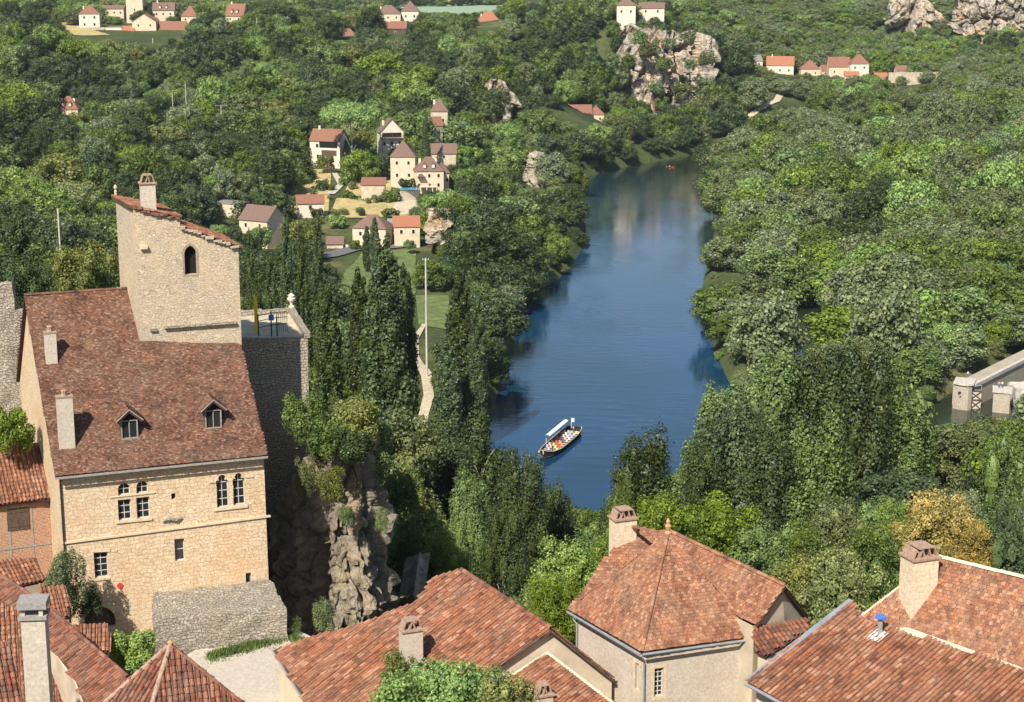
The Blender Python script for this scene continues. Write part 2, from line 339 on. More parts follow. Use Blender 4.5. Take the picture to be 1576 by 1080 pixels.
CZ = [(400,365,8),(350,338,11),(500,248,20),(600,275,16),(660,294,12),(680,185,24),(600,215,22),(570,368,7),(640,368,7),(480,405,7),(560,440,6),(655,487,5),(700,480,4),(650,560,5),
      (640,640,6),(230,185,26),(100,180,30),(300,250,18),(30,300,18),(40,220,32),(135,45,58),(230,62,53),(330,38,60),(40,60,62),(530,62,52),(610,48,55),(750,45,50),(600,12,46),(450,17,50),
      (700,3,45),(550,150,36),(450,110,40),(300,130,38),(150,100,45),(770,193,18),(720,200,20),(890,188,9),(830,260,6),(860,300,4),(740,300,8),(740,350,6),(720,430,4),(780,430,3),
      (1000,178,7),(950,200,6),(1060,185,6),(1240,128,14),(1310,124,15),(1430,130,16),(1200,152,8),(1150,190,5),(1300,300,4),(1500,300,4),(1200,350,4),(1200,480,4),(1400,480,4),(1560,400,4),
      (1560,220,6),(1300,200,4),(1450,200,5),(1400,590,3),(1150,600,3),(1000,880,6),(1300,780,5),(1560,740,7),(820,900,6),(1500,150,14),(1576,120,18)]
CD = [(860,18,1150),(790,55,1100),(800,100,1000),(965,36,1115),(1000,60,1120),(1080,60,1150),(1100,8,1420),(760,120,950),(1180,70,1460),(1290,90,1360),(1400,68,1500),(1400,5,1570),
      (1520,58,1440),(1530,0,1500),(1576,60,1400),(1290,20,1650),(200,0,1500),(60,5,1450),(1100,100,1250),(1200,105,1380)]
pts = list(CP) + [tuple(WZ(*q)) for q in CZ] + [tuple(WD(*q)) for q in CD]
pts = np.array(pts, float)
def warp(X, Y): return X / (Y * 0.9 + 90), np.log(Y + 90)
Q = np.stack(warp(pts[:, 0], pts[:, 1]), 1)
def phi(r): return r
K = phi(np.linalg.norm(Q[:, None] - Q[None], axis=2)); n_ = len(Q)
A_ = np.zeros((n_ + 3, n_ + 3)); A_[:n_, :n_] = K - np.eye(n_) * 0.003; A_[:n_, n_] = 1; A_[:n_, n_+1:] = Q; A_[n_, :n_] = 1; A_[n_+1:, :n_] = Q.T
cf = np.linalg.solve(A_, np.concatenate([pts[:, 2], [0, 0, 0]]))
NY, NX = 430, 330
ys = np.exp(np.linspace(math.log(30), math.log(6090), NY)) - 90
us = np.linspace(-0.62, 0.62, NX)
YY, UU = np.meshgrid(ys, us, indexing='ij'); XX = UU * (YY * 0.9 + 90)
def rawz(P):
    q = np.stack(warp(P[:, 0], P[:, 1]), 1); out = np.zeros(len(P))
    for s0 in range(0, len(P), 20000):
        qq = q[s0:s0+20000]
        out[s0:s0+20000] = phi(np.linalg.norm(qq[:, None] - Q[None], axis=2)) @ cf[:n_] + cf[n_] + qq @ cf[n_+1:]
    return out
PP = np.stack([XX.ravel(), YY.ravel()], 1)
ZZ = rawz(PP)
sdr = np.minimum(sdist(PP, RIV), sdist(PP, CRK))
ss = np.clip((sdr + 2.5) / 8, 0, 1); ss = ss * ss * (3 - 2 * ss)
nz_ = np.sin(PP[:, 0] * .11 + 1.3) * np.cos(PP[:, 1] * .07) + .6 * np.sin(PP[:, 0] * .23 + PP[:, 1] * .19)
ZZ = np.maximum(ZZ, 2.2 + 0.4 * nz_) * ss + (-2.0) * (1 - ss)
ZZ += 0.35 * nz_ * ss * np.clip((PP[:, 1] - 130) / 100, 0, 1)
ZG = ZZ.reshape(NY, NX); SDG = sdr.reshape(NY, NX)
def gz(x, y, G=None):
    G = ZG if G is None else G
    fy = (np.log(np.asarray(y, float) + 90) - math.log(30)) / (math.log(6090) - math.log(30)) * (NY - 1)
    fx = (np.asarray(x, float) / (np.asarray(y, float) * 0.9 + 90) + 0.62) / 1.24 * (NX - 1)
    fy = np.clip(fy, 0, NY - 1.001); fx = np.clip(fx, 0, NX - 1.001); i = fy.astype(int); j = fx.astype(int); a = fy - i; b = fx - j
    return (G[i, j] * (1-a) * (1-b) + G[i+1, j] * a * (1-b) + G[i, j+1] * (1-a) * b + G[i+1, j+1] * a * b)
idx = np.arange(NY * NX).reshape(NY, NX)
Fq = np.stack([idx[:-1, :-1], idx[:-1, 1:], idx[1:, 1:], idx[1:, :-1]], -1).reshape(-1, 4)
me = npmesh('ground', np.stack([PP[:, 0], PP[:, 1], ZZ], 1), Fq, M['ground'], True)
tag(mobj('ground', me), kind='structure')
mb = MB(); mb.face([(-700, 150, 0), (1200, 150, 0), (1200, 1600, 0), (-700, 1600, 0)])
# the river is one level sheet, cut to the stretch where the valley floor lies below it
rp = [Vector((p[0], p[1], 0)) for p in RIV]
def grow(poly, d):
    c = poly.mean(0); out = []
    n = len(poly)
    area = 0.5 * sum(poly[i][0]*poly[(i+1)%n][1]-poly[(i+1)%n][0]*poly[i][1] for i in range(n)); sg = 1 if area > 0 else -1
    for i in range(n):
        a, b, c_ = poly[i-1], poly[i], poly[(i+1) % n]
        t1 = (b - a) / np.linalg.norm(b - a); t2 = (c_ - b) / np.linalg.norm(c_ - b); tt = t1 + t2; L = np.linalg.norm(tt)
        tt = tt / L if L > 1e-6 else t1
        out.append(b + np.array([tt[1], -tt[0]]) * d * sg)
    return np.array(out)
def flat_sheet(name, poly, z, mat):
    P = [Vector((p[0], p[1], z)) for p in poly]; tr = tessellate_polygon([P]); mb = MB()
    for q in tr:
        f = [P[k] for k in q]
        if (f[1]-f[0]).cross(f[2]-f[0]).z < 0: f = f[::-1]
        mb.face(f)
    return tag(mb.build(name, mat), kind='structure')
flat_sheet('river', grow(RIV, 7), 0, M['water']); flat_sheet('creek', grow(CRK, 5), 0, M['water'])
def hitT(px, py):
    r = ray(px, py); t = 20.0; prev = t
    ts = np.concatenate([np.arange(60, 400, 1.0), np.arange(400, 3500, 4.0)])
    X = r.x * ts; Y = r.y * ts; Z = H + r.z * ts
    bad = np.nonzero(Z < gz(X, Y))[0]
    k = bad[0] if len(bad) else len(ts) - 1
    t = ts[k]
    lo, hi = ts[max(k-1, 0)], t
    for _ in range(12):
        m = (lo + hi) / 2
        if H + r.z*m < gz(r.x*m, r.y*m): hi = m
        else: lo = m
    return Vector((r.x*hi, r.y*hi, H + r.z*hi))
def strip(name, L, R, mat, off=0.35, sub=6, wsub=4, kind='structure', level=False):
    """sheet draped on the terrain between two lines (given in the photo, found on the ground)"""
    def dens(P):
        out = []
        for a, b in zip(P[:-1], P[1:]):
            for k in range(sub): out.append(a.lerp(b, k / sub))
        return out + [P[-1]]
    A = dens([hitT(*p) for p in L]); B = dens([hitT(*p) for p in R]); mb = MB(); rows = []
    for a, b in zip(A, B):
        row = []
        for k in range(wsub + 1):
            p = a.lerp(b, k / wsub); row.append(Vector((p.x, p.y, float(gz(p.x, p.y)) + off)))
        if level:
            for q in row: q.z = sum(w.z for w in row) / len(row)
        rows.append(row)
    for i in range(len(rows)-1):
        for k in range(wsub):
            f = [rows[i][k], rows[i][k+1], rows[i+1][k+1], rows[i+1][k]]
            if (f[1]-f[0]).cross(f[2]-f[0]).z < 0: f = f[::-1]
            mb.face(f)
    return tag(mb.build(name, mat), kind=kind)
strip('riverside_path', [(650,500),(634,522),(632,550),(648,580),(652,610),(640,660)], [(656,500),(644,524),(645,550),(664,575),(668,612),(656,660)], M['dirt'])
strip('river_meadow', [(560,385),(530,420),(520,455)], [(640,385),(640,420),(640,455)], M['lawn'], .25, 8, 8)
strip('river_meadow', [(640,455),(644,500)], [(690,455),(700,510)], M['lawn'], .2, 8, 8)
strip('valley_road', [(380,410),(480,392),(560,377),(640,373)], [(380,420),(480,402),(560,385),(640,381)], M['asphalt'], .5)
mb = MB(); mb.prism([(p.x, p.y) for p in [WZ(612,935,51),WZ(668,935,51),WZ(612,846,51),WZ(588,846,51)]], 42, 51); tag(mb.build('cliff_road', M['asphalt']), kind='structure')
strip('village_road', [(1150,178),(1190,155),(1232,133)], [(1155,183),(1200,157),(1240,136)], M['dirt'], .6)
strip('green_field', [(440,-2),(470,20)], [(545,-2),(535,20)], M['field'], .8, 6, 6)
strip('pale_field', [(585,4),(592,16),(620,24)], [(790,6),(786,14),(760,24)], M['fieldblue'], .8, 6, 6)
strip('ripe_field', [(672,-2),(700,5)], [(790,-2),(790,5)], M['fieldtan'], 1.0, 4, 6)
strip('hill_meadow', [(82,22),(95,42),(115,55)], [(122,24),(124,42),(170,55)], M['drygrass'], .5, 6, 4)
strip('quarry_earth', [(66,0),(68,20)], [(90,0),(92,22)], M['earth'], .6, 4, 4)
strip('garden_lawn', [(518,306),(505,335)], [(640,303),(655,335)], M['drygrass'], .35, 6, 6)
strip('garden_path', [(505,258),(520,285),(500,300)], [(512,258),(530,285),(515,300)], M['gravel'], .5, 6, 3)
strip('terraced_garden', [(455,262),(440,330)], [(510,262),(505,332)], M['drygrass'], .3, 8, 6)
strip('terraced_garden', [(548,268),(525,302)], [(605,275),(600,300)], M['drygrass'], .3, 8, 6)
strip('terraced_garden', [(612,305),(600,330)], [(665,305),(655,330)], M['dirt'], .4, 6, 5)
strip('garden_lawn', [(395,358),(398,385)], [(428,358),(440,385)], M['lawn'], .35, 6, 4)
strip('forest_clearing', [(218,172),(222,188)], [(262,172),(270,192)], M['drygrass'], .35, 5, 4)
strip('gravel_bar', [(1052,286),(1075,292),(1096,292)], [(1055,293),(1078,298),(1096,297)], M['gravel'], 1.2, 4, 2)
# ---------------------------------------------------------------- cliffs
from mathutils import noise as mn
def cliff(name, foot, top, amp, seed, nu=60, nv=40, mat='rock', freq=0.12, label=None):
    """rock face lofted between a foot line and a top line of world points, broken into ledges, closed back into the hill"""
    def samp(P, t):
        x = t * (len(P) - 1); i = min(int(x), len(P) - 2); return P[i].lerp(P[i+1], x - i)
    V = []; c = sum(foot, Vector()) / len(foot)
    for j in range(nv + 1):
        for i in range(nu + 1):
            u = i / nu; v = j / nv; a = samp(foot, u); b = samp(top, u)
            p = a.lerp(b, v)
            e = (samp(foot, min(u+.02, 1)) - samp(foot, max(u-.02, 0))); nrm = Vector((e.y, -e.x, 0)).normalized()
            q = p * freq + Vector((seed, 0, 0)); q.z *= .6
            vd, vp = mn.voronoi(q * Vector((2.4, 2.4, 1.5)) + Vector((0, 0, mn.noise(q * 3) * .4))); vd2, vp2 = mn.voronoi(q * 7)
            d = (mn.cell(vp[0] * 7.3) - .5) * 1.1 - max(0, .16 - (vd[1] - vd[0])) * 4.5 + (mn.cell(vp2[0] * 7.3) - .5) * .38 - max(0, .12 - (vd2[1] - vd2[0])) * 1.4 + mn.ridged_multi_fractal(q, 1.0, 2.1, 5, 1.0, 2.0) * .3 + mn.noise(q * 4) * .3 + mn.noise(q * 9) * .2 + mn.noise(q * 21) * .14
            st = mn.noise(Vector((p.x*freq*.5, p.y*freq*.5, p.z*freq*5 + seed))) * .5
            edge = min(1, 4 * (1 - v) + .25)
            p = p + nrm * (d + st) * amp * edge + Vector((0, 0, mn.noise(q*3) * amp * .6 * v))
            V.append(p)
    mb = MB(); W = nu + 1
    for j in range(nv):
        for i in range(nu): mb.face([V[j*W+i], V[j*W+i+1], V[(j+1)*W+i+1], V[(j+1)*W+i]])
    top_ = V[nv*W:]; back = [p + (p - c) * 0 + Vector((0, 14 * amp / 3 + 4, -3)) for p in top_]
    for i in range(nu): mb.face([top_[i], top_[i+1], back[i+1], back[i]])
    for s_ in (0, nu):
        col_ = [V[j*W+s_] for j in range(nv+1)]
        for j in range(nv): 
            a, b = col_[j], col_[j+1]; k = Vector((0, 10, 0))
            f = [a, b, b + k, a + k]; mb.face(f if s_ else f[::-1])
    me = mb.mesh(name, M[mat]); bm = bmesh.new(); bm.from_mesh(me); bmesh.ops.remove_doubles(bm, verts=bm.verts, dist=.001); bm.to_mesh(me); bm.free()
    return tag(mobj(name, me), label=label, cat='cliff' if label else None, kind='structure')
cliff('cliff', [Vector((-17.5,119,46)),Vector((-15,117,46)),Vector((-12.6,113.6,45)),Vector((-9.6,114.8,43)),Vector((-8.0,118.6,42)),Vector((-9.5,128,42)),Vector((-12,140,42))],
      [Vector((-18.5,123,68)),Vector((-15.8,121.8,73)),Vector((-13,119.8,76)),Vector((-10.3,119.6,78.2)),Vector((-9.0,121.8,76.5)),Vector((-10.6,129,74)),Vector((-13,140,70))],
      1.0, 3.3, 200, 190, freq=.22)
# a boulder shelf at the foot of the rock
cliff('rock_shelf', [WZ(520,990,60),WZ(560,985,60),WZ(600,965,60),WZ(645,930,58)], [WZ(525,975,63.6),WZ(560,955,64),WZ(598,925,64),WZ(640,915,62)], .8, 9.1, 40, 16, freq=.3)
cliff('gorge_cliff', [WD(935,140,1090),WD(960,168,1084),WD(985,176,1078),WD(1010,180,1074),WD(1040,176,1076),WD(1075,162,1082),WD(1100,140,1094)],
      [WD(938,70,1104),WD(960,36,1098),WD(985,42,1094),WD(1010,46,1094),WD(1045,46,1096),WD(1078,46,1100),WD(1104,70,1104)], 9, 1.7, 130, 70, 'farrock', .03)
cliff('hillside_cliff', [WD(733,205,912),WD(755,208,908),WD(780,206,908),WD(802,198,912)], [WD(737,138,924),WD(755,122,920),WD(778,124,920),WD(799,152,922)], 5, 5.1, 90, 60, 'farrock', .05)
cliff('valley_cliff', [WD(1366,80,1470),WD(1395,84,1462),WD(1430,82,1462),WD(1458,70,1470)], [WD(1372,-6,1500),WD(1400,-8,1495),WD(1428,6,1490),WD(1455,30,1482)], 9, 2.2, 110, 60, 'farrock', .03)
cliff('valley_cliff', [WD(1462,44,1400),WD(1500,66,1390),WD(1530,72,1385),WD(1565,66,1385),WD(1600,60,1385)], [WD(1470,-6,1430),WD(1500,-8,1420),WD(1530,-6,1415),WD(1560,-8,1415),WD(1600,-8,1415)], 9, 7.2, 120, 60, 'farrock', .03)
cliff('rocky_slope', [WD(650,372,600),WD(680,376,598),WD(700,370,600)], [WD(655,322,622),WD(680,318,620),WD(698,322,622)], 2.5, 4.4, 40, 24, 'farrock', .08)
# ---------------------------------------------------------------- roofs, walls and openings
def inpoly(P, poly):
    return sdist(P, poly) < 0
def tiles(name, pts, kind, mat, parent, e=None, jitter=1.0, world=True, seed=1, under=None):
    """one roof slope: a bed with every tile laid on it, one mesh"""
    R = np.random.RandomState(seed + int(abs(pts[0][0]) * 7) % 97)
    pts = [Vector(p) for p in pts]; n = Vector()
    for i in range(len(pts)): n += pts[i].cross(pts[(i+1) % len(pts)])
    n.normalize()
    if n.z < 0: n = -n; pts = pts[::-1]
    eu, ev = up_uv(n)
    if e is not None:
        eu = (Vector(e) - n * Vector(e).dot(n)).normalized(); ev = n.cross(eu)
        if ev.z < 0: ev = -ev
    o = pts[0]; P2 = np.array([((p-o).dot(eu), (p-o).dot(ev)) for p in pts])
    if kind == 'flat':
        w, l = 0.17, 0.125; tv = np.array([(0,0,.028),(.16,0,.028),(.16,.16,.004),(0,.16,.004),(0,0,0),(.16,0,0)]); tf = [(0,1,2,3),(4,5,1,0)]; stag = .5
    elif kind == 'flatbig':
        w, l = 0.21, 0.19; tv = np.array([(0,0,.035),(.2,0,.035),(.2,.23,.006),(0,.23,.006),(0,0,0),(.2,0,0)]); tf = [(0,1,2,3),(4,5,1,0)]; stag = .5
    else:
        w, l = 0.27, 0.36; r = .1; tv = []
        for y, rr, zz in ((0, r, .035), (.42, r*.8, .0)):
            for k in range(5):
                a = math.pi * k / 4; tv.append((.09 - rr*math.cos(a), y, zz + rr*math.sin(a)))
        tv += [(.18,0,-.02),(.27,0,-.02),(.27,.4,-.028),(.18,.4,-.028)]
        tv = np.array(tv); tf = [(k,k+1,k+6,k+5) for k in range(4)] + [(10,11,12,13)]; stag = 0
    mn_, mx_ = P2.min(0), P2.max(0); C = []
    rows = int((mx_[1]-mn_[1]) / l) + 2; cols = int((mx_[0]-mn_[0]) / w) + 2
    ii, jj = np.meshgrid(np.arange(cols), np.arange(rows)); ii = ii.ravel(); jj = jj.ravel()
    x = mn_[0] + ii * w + (jj % 2) * stag * w; y = mn_[1] + jj * l
    if kind == 'canal': wob = R.randn(cols + 1) * .02; x = x + wob[ii]
    C = np.stack([x + w/2, y + l/2], 1); k = inpoly(C, P2); x, y = x[k], y[k]; N = len(x)
    T = np.repeat(tv[None], N, 0); a = R.randn(N) * .02 * jitter
    ca, sa = np.cos(a), np.sin(a); tx = T[:, :, 0] * ca[:, None] - T[:, :, 1] * sa[:, None]; ty = T[:, :, 0] * sa[:, None] + T[:, :, 1] * ca[:, None]
    tx = tx + (x + R.randn(N) * .006)[:, None]; ty = ty + (y + R.randn(N) * .014 * jitter)[:, None]
    sag = .03 * np.sin(x * .9 + seed) * np.sin(y * .7 + 1) 
    tz = T[:, :, 2] + (np.abs(R.randn(N)) * .008 * jitter + .02 + sag)[:, None]
    W = np.array(o)[None, None] + tx[..., None] * np.array(eu) + ty[..., None] * np.array(ev) + tz[..., None] * np.array(n)
    nv = len(tv); Fq = (np.array(tf)[None] + np.arange(N)[:, None, None] * nv).reshape(-1, 4)
    V = W.reshape(-1, 3)
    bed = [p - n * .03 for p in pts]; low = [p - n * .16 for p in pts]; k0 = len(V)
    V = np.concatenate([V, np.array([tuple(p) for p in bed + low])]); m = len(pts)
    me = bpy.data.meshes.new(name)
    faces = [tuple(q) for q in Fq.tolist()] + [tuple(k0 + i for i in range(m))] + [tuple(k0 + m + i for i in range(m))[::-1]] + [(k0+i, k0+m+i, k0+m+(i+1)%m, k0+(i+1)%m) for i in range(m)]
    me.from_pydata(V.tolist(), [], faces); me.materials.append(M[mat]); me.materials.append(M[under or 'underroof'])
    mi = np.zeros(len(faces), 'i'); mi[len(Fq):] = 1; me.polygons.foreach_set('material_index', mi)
    o_ = mobj(name, me); return world_child(o_, parent) if parent is not None else o_
def ridge(a, b, mat, parent, r=.13, name='ridge_tiles', up=0.04):
    a, b = Vector(a), Vector(b); L = (b - a).length; d = (b - a).normalized(); s = d.cross(Vector((0, 0, 1))).normalized(); u = s.cross(d)
    mb = MB(); n = max(2, int(L / .36))
    for i in range(n):
        p = a + d * (L * i / n) + u * (up + random.uniform(-.01, .02)); q = a + d * (L * (i + 1.12) / n) + u * up
        A = [p + (s * math.cos(math.pi*k/5) + u * math.sin(math.pi*k/5)) * r * 1.08 for k in range(6)]
        B = [q + (s * math.cos(math.pi*k/5) + u * math.sin(math.pi*k/5)) * r * .92 for k in range(6)]
        base = len(mb.v); mb.v += [tuple(x) for x in A + B]
        for k in range(5): mb.f.append((base+k, base+k+1, base+k+7, base+k+6)); mb.m.append(0)
    return mb.build(name, M[mat], parent, True)
def wallface(mb, O, eu, ev, outline, holes=(), depth=.3, mi=0, mrev=0):
    """a wall plane with real openings: outline and holes in metres on (eu, ev)"""
    O, eu, ev = Vector(O), Vector(eu), Vector(ev); n = eu.cross(ev).normalized()
    loops = [[Vector((u, v, 0)) for u, v in lp] for lp in [outline] + list(holes)]
    flat = [p for lp in loops for p in lp]
    for t3 in tessellate_polygon(loops):
        f = [O + eu * flat[k].x + ev * flat[k].y for k in t3]
        if (f[1]-f[0]).cross(f[2]-f[0]).dot(n) < 0: f = f[::-1]
        mb.face(f, mi)
    for h in holes:
        P = [O + eu * u + ev * v for u, v in h]; area = sum(h[i][0]*h[(i+1)%len(h)][1]-h[(i+1)%len(h)][0]*h[i][1] for i in range(len(h)))
        if area < 0: P = P[::-1]
        for i in range(len(P)):
            a, b = P[i], P[(i+1) % len(P)]; mb.face([b, a, a - n*depth, b - n*depth][::-1], mrev)
    return n
def rect(u0, v0, u1, v1): return [(u0,v0),(u1,v0),(u1,v1),(u0,v1)]
def arch(u0, v0, u1, vs, kind='round', n=9):
    c = (u0 + u1) / 2; r = (u1 - u0) / 2; P = [(u0, v0), (u1, v0)]
    if kind == 'round': P += [(c + r*math.cos(math.pi*k/n), vs + r*math.sin(math.pi*k/n)) for k in range(n+1)]
    elif kind == 'pointed':
        R = 2*r*.85; cx0, cx1 = u1 - R, u0 + R; am = math.acos((c - cx0) / R)
        P += [(cx0 + R*math.cos(am*k/n), vs + R*math.sin(am*k/n)) for k in range(n+1)]
        P += [(cx1 - R*math.cos(am*k/n), vs + R*math.sin(am*k/n)) for k in range(n-1, -1, -1)]
    else:   # trefoil head
        rr = r*.62
        for cx, cy, a0, a1 in ((u1 - rr*.75, vs + rr*.45, -50, 95), (c, vs + r*1.15, -35, 215), (u0 + rr*.75, vs + rr*.45, 85, 230)):
            P += [(cx + rr*math.cos(math.radians(a0+(a1-a0)*k/6)), cy + rr*math.sin(math.radians(a0+(a1-a0)*k/6))) for k in range(7)]
        P = [(max(u0, min(u1, u)), v) for u, v in P]
    return P
def window(name, O, eu, ev, hole, depth, parent, bars=(1, 2), frame='whiteframe', pane='glass', fw=.05):
    """casement in a wall opening: frame with glazing bars, the pane its sub-part"""
    O, eu, ev = Vector(O), Vector(eu), Vector(ev); n = eu.cross(ev).normalized()
    us = [h[0] for h in hole]; vs = [h[1] for h in hole]; u0, u1, v0, v1 = min(us), max(us), min(vs), max(vs)
    B = O - n * (depth - .02)
    mb = MB()
    def bar(a0, b0, a1, b1, t=.05):
        P = [B + eu*a0 + ev*b0, B + eu*a1 + ev*b0, B + eu*a1 + ev*b1, B + eu*a0 + ev*b1]; Q = [p + n*t for p in P]
        mb.face(Q)
        for i in range(4): mb.face([P[i], P[(i+1)%4], Q[(i+1)%4], Q[i]])
    bar(u0, v0, u0+fw, v1); bar(u1-fw, v0, u1, v1); bar(u0+fw, v0, u1-fw, v0+fw); bar(u0+fw, v1-fw, u1-fw, v1)
    for k in range(bars[0]): c = u0 + (u1-u0)*(k+1)/(bars[0]+1); bar(c-.02, v0+fw, c+.02, v1-fw, .045)
    for k in range(bars[1]): c = v0 + (v1-v0)*(k+1)/(bars[1]+1); bar(u0+fw, c-.02, u1-fw, c+.02, .04)
    w = mb.build(name, M[frame], parent, True)
    p = MB(); p.face([B + eu*u0 + ev*v0, B + eu*u1 + ev*v0, B + eu*u1 + ev*v1, B + eu*u0 + ev*v1])
    po = p.build('pane', M[pane]); po.parent = w
    return w
def chimney(parent, base, w, d, ztop, rz, mat='chimney', cap='slab', name='chimney', down=1.2):
    """stack standing through a roof; cap: slab, mitre (leaning tiles) or pot"""
    base = Vector(base); h = ztop - base.z; mb = MB()
    mb.box((base.x, base.y, base.z + (h - down) / 2), (w, d, h + down), rz)
    c = mb.build(name, M[mat], parent, True)
    cb = MB(); R = Matrix.Translation((base.x, base.y, ztop)) @ Matrix.Rotation(rz, 4, 'Z')
    def lb(ct, sz, tilt=0): cb.box(None, sz, M=R @ Matrix.Translation(ct) @ Matrix.Rotation(tilt, 4, 'Y'))
    if cap == 'slab':
        lb((0,0,.06), (w+.16, d+.16, .12)); lb((-w*.35,0,.25), (.12, d*.8, .26)); lb((w*.35,0,.25), (.12, d*.8, .26)); lb((0,0,.43), (w+.2, d+.22, .09)); m_ = 'greywood'
    elif cap == 'mitre':
        lb((0,0,.05), (w+.18, d+.18, .1)); k = max(3, int(w / .33)); s = (w - .05) / k
        for i in range(k + 1):
            x = -w/2 + .03 + s * i
            lb((x + (.1 if i < k/2 else -.1), 0, .33), (.07, d*.85, .52), .32 if i < k/2 else -.32)
        lb((0,0,.6), (w*.55, d*.9, .07)); m_ = 'tile_dark' if mat == 'greywood' else 'captile'
    else:
        lb((0,0,.05), (w+.08, d+.08, .1)); cb.lathe((base.x, base.y, ztop), [(.0,.1),(.2,.1),(.17,.25),(.21,.42),(.12,.5),(.12,.45),(0,.4)], 8); m_ = 'captile'
    co = cb.build('chimney_cap', M[m_]); co.parent = c
    return c
M['lockstone'] = stone('lock_masonry', (0.50,0.43,0.33), (0.42,0.355,0.27), (0.25,0.22,0.18), (0.3,0.25,0.19), row=0.5, wid=1.0, msize=.03, ofac=.15)
M['captile'] = simple('cap_tiles', (0.36, 0.24, 0.17), 0.9, 0.3, 6)
def body(parent, plan, z0, tops, mat, name='wall'):
    mb = MB(); mb.prism(plan, z0, tops); return mb.build(name, M[mat], parent, True)
def shrink(P, d, z=-.2):
    c = sum(P, Vector()) / len(P); return [p + (Vector((c.x, c.y, 0)) - Vector((p.x, p.y, 0))).normalized() * d + Vector((0, 0, z)) for p in P]
def ccw(P):
    a = sum(P[i][0]*P[(i+1)%len(P)][1]-P[(i+1)%len(P)][0]*P[i][1] for i in range(len(P))); return P if a > 0 else P[::-1]
ZUP = Vector((0, 0, 1))
# ---------------------------------------------------------------- the tall stone house with the brown roof
eL, eR = WZ(85, 733, 77), WZ(412, 700, 77); e_ = (eR - eL).normalized(); n_h = Vector((-e_.y, e_.x, 0)); AL = math.atan2(e_.y, e_.x)
rL = WZ(37, 455, 86.9); rR = rL + (eR - eL); rf = plane_eave(eL, eR, 0); rn = (eR - eL).cross(rL - eL).normalized(); RPL = (eL, rn)
house = empty('stone_house', (eL.x, eL.y, 67), label='tall golden limestone house with a steep brown tile roof and twin arched windows', cat='house')
tiles('roof', [eL, eR, rR, rL], 'flat', 'tile_brown', house)
bL, bR = rL + (rL - eL), rR + (rR - eR); bL.z = bR.z = 77
tiles('roof', [bR, bL, rL, rR], 'flatbig', 'tile_brown', house)
ridge(rL, rR, 'tile_brown', house, .12)
mb = MB()   # pale eave board under the lowest tiles
gb = eL - n_h * .03 + Vector((0, 0, -.14)); gc = eR - n_h * .03 + Vector((0, 0, -.14)); L_ = (gc - gb).length
mb.box((gb + gc) / 2, (L_, .09, .13), AL); mb.build('eave_board', M['greywood'], house, True)
# facade
wT0, wT1 = eL + n_h * .72 + e_ * .22, eR + n_h * .72 - e_ * .12; wT0.z = wT1.z = 77.45
HT = 11.4; ev_ = (ZUP * HT + n_h * .32).normalized(); fo = wT0 - ev_ * HT; fw_ = (wT1 - wT0).length
FPL = (fo, e_.cross(ev_).normalized())
def fuv(px, py):
    p = hit(px, py, FPL) - fo; return p.dot(e_), p.dot(ev_)
def prect(x0, y0, x1, y1):
    xm, ym = (x0+x1)/2, (y0+y1)/2; return fuv(x0, ym)[0], fuv(xm, y1)[1], fuv(x1, ym)[0], fuv(xm, y0)[1]
holes = []; wins = []
for x0, y0, x1, y1 in ((181.5, 743.6, 200.3, 762), (209.7, 740.5, 227.9, 759)):
    u0, v0, u1, v1 = prect(x0, y0, x1, y1); h = arch(u0, v0, u1, v1 - (u1-u0)/2); holes.append(h); wins.append((h, (1, 1)))
for q in ((181.8, 768.5, 202, 800.5), (210.3, 765, 230.6, 797.6)):
    h = rect(*prect(*q)); holes.append(h); wins.append((h, (1, 2)))
for x0, y0, x1, y1 in ((333, 729, 351.8, 781), (358.4, 726.5, 377, 777)):
    u0, v0, u1, v1 = prect(x0, y0, x1, y1); h = arch(u0, v0, u1, v1 - (u1-u0)*.95, 'trefoil'); holes.append(h); wins.append((h, (1, 3)))
for q, b in (((268.8, 829, 284.3, 863), (0, 1)), ((145, 850, 166.6, 889), (1, 3)), ((378.5, 881.5, 387, 909.6), (0, 0))):
    h = rect(*prect(*q)); holes.append(h); wins.append((h, b))
sq = rect(*prect(263.7, 759, 270.3, 768.5)); holes.append(sq)
u0, v0, u1, v1 = prect(129, 934, 178, 975); adoor = arch(u0, .15, u1, v1 - (u1-u0)/2); holes.append(adoor)
mb = MB(); wallface(mb, fo, e_, ev_, rect(0, -2.5, fw_, HT - .25), holes, .38)
gl_, gr_ = fo, fo + e_ * fw_; k2 = (bL - eL).length * 1
backv = Vector((rL.x - eL.x, rL.y - eL.y, 0)); backv = backv * 2 - backv.normalized() * .9
for A, flip in ((gl_, False), (gr_, True)):
    top = A + ev_ * (HT - .25); mid = top + backv / 2; mid.z = 86.6; bk = top + backv
    P = [A - ZUP*2.5, top, mid, bk, bk - ZUP * (bk.z - A.z + 2.5)]; mb.face(P if not flip else P[::-1])
A = gl_ + backv; B = gr_ + backv; A.z = B.z = fo.z; mb.face([B, A, Vector((A.x, A.y, 77)), Vector((B.x, B.y, 77))])
mb.build('wall', M['facade'], house, True)
for h, b in wins: window('window', fo, e_, ev_, h, .3, house, b, frame='greywood' if b == (0, 0) else 'whiteframe')
dk = MB()
for h in (sq,):
    us = [q[0] for q in h]; vs = [q[1] for q in h]; B0 = fo - FPL[1] * .36
    dk.face([B0 + e_*u + ev_*v for u, v in ((min(us),min(vs)),(max(us),min(vs)),(max(us),max(vs)),(min(us),max(vs)))])
dk.build('vent_hole', M['dark'], house, True)
us = [q[0] for q in adoor]; vs = [q[1] for q in adoor]; B0 = fo - FPL[1] * .34; dk = MB()
dk.face([B0 + e_*u + ev_*v for u, v in ((min(us),min(vs)),(max(us),min(vs)),(max(us),max(vs)),(min(us),max(vs)))])
dk.build('door', M['wood'], house, True)
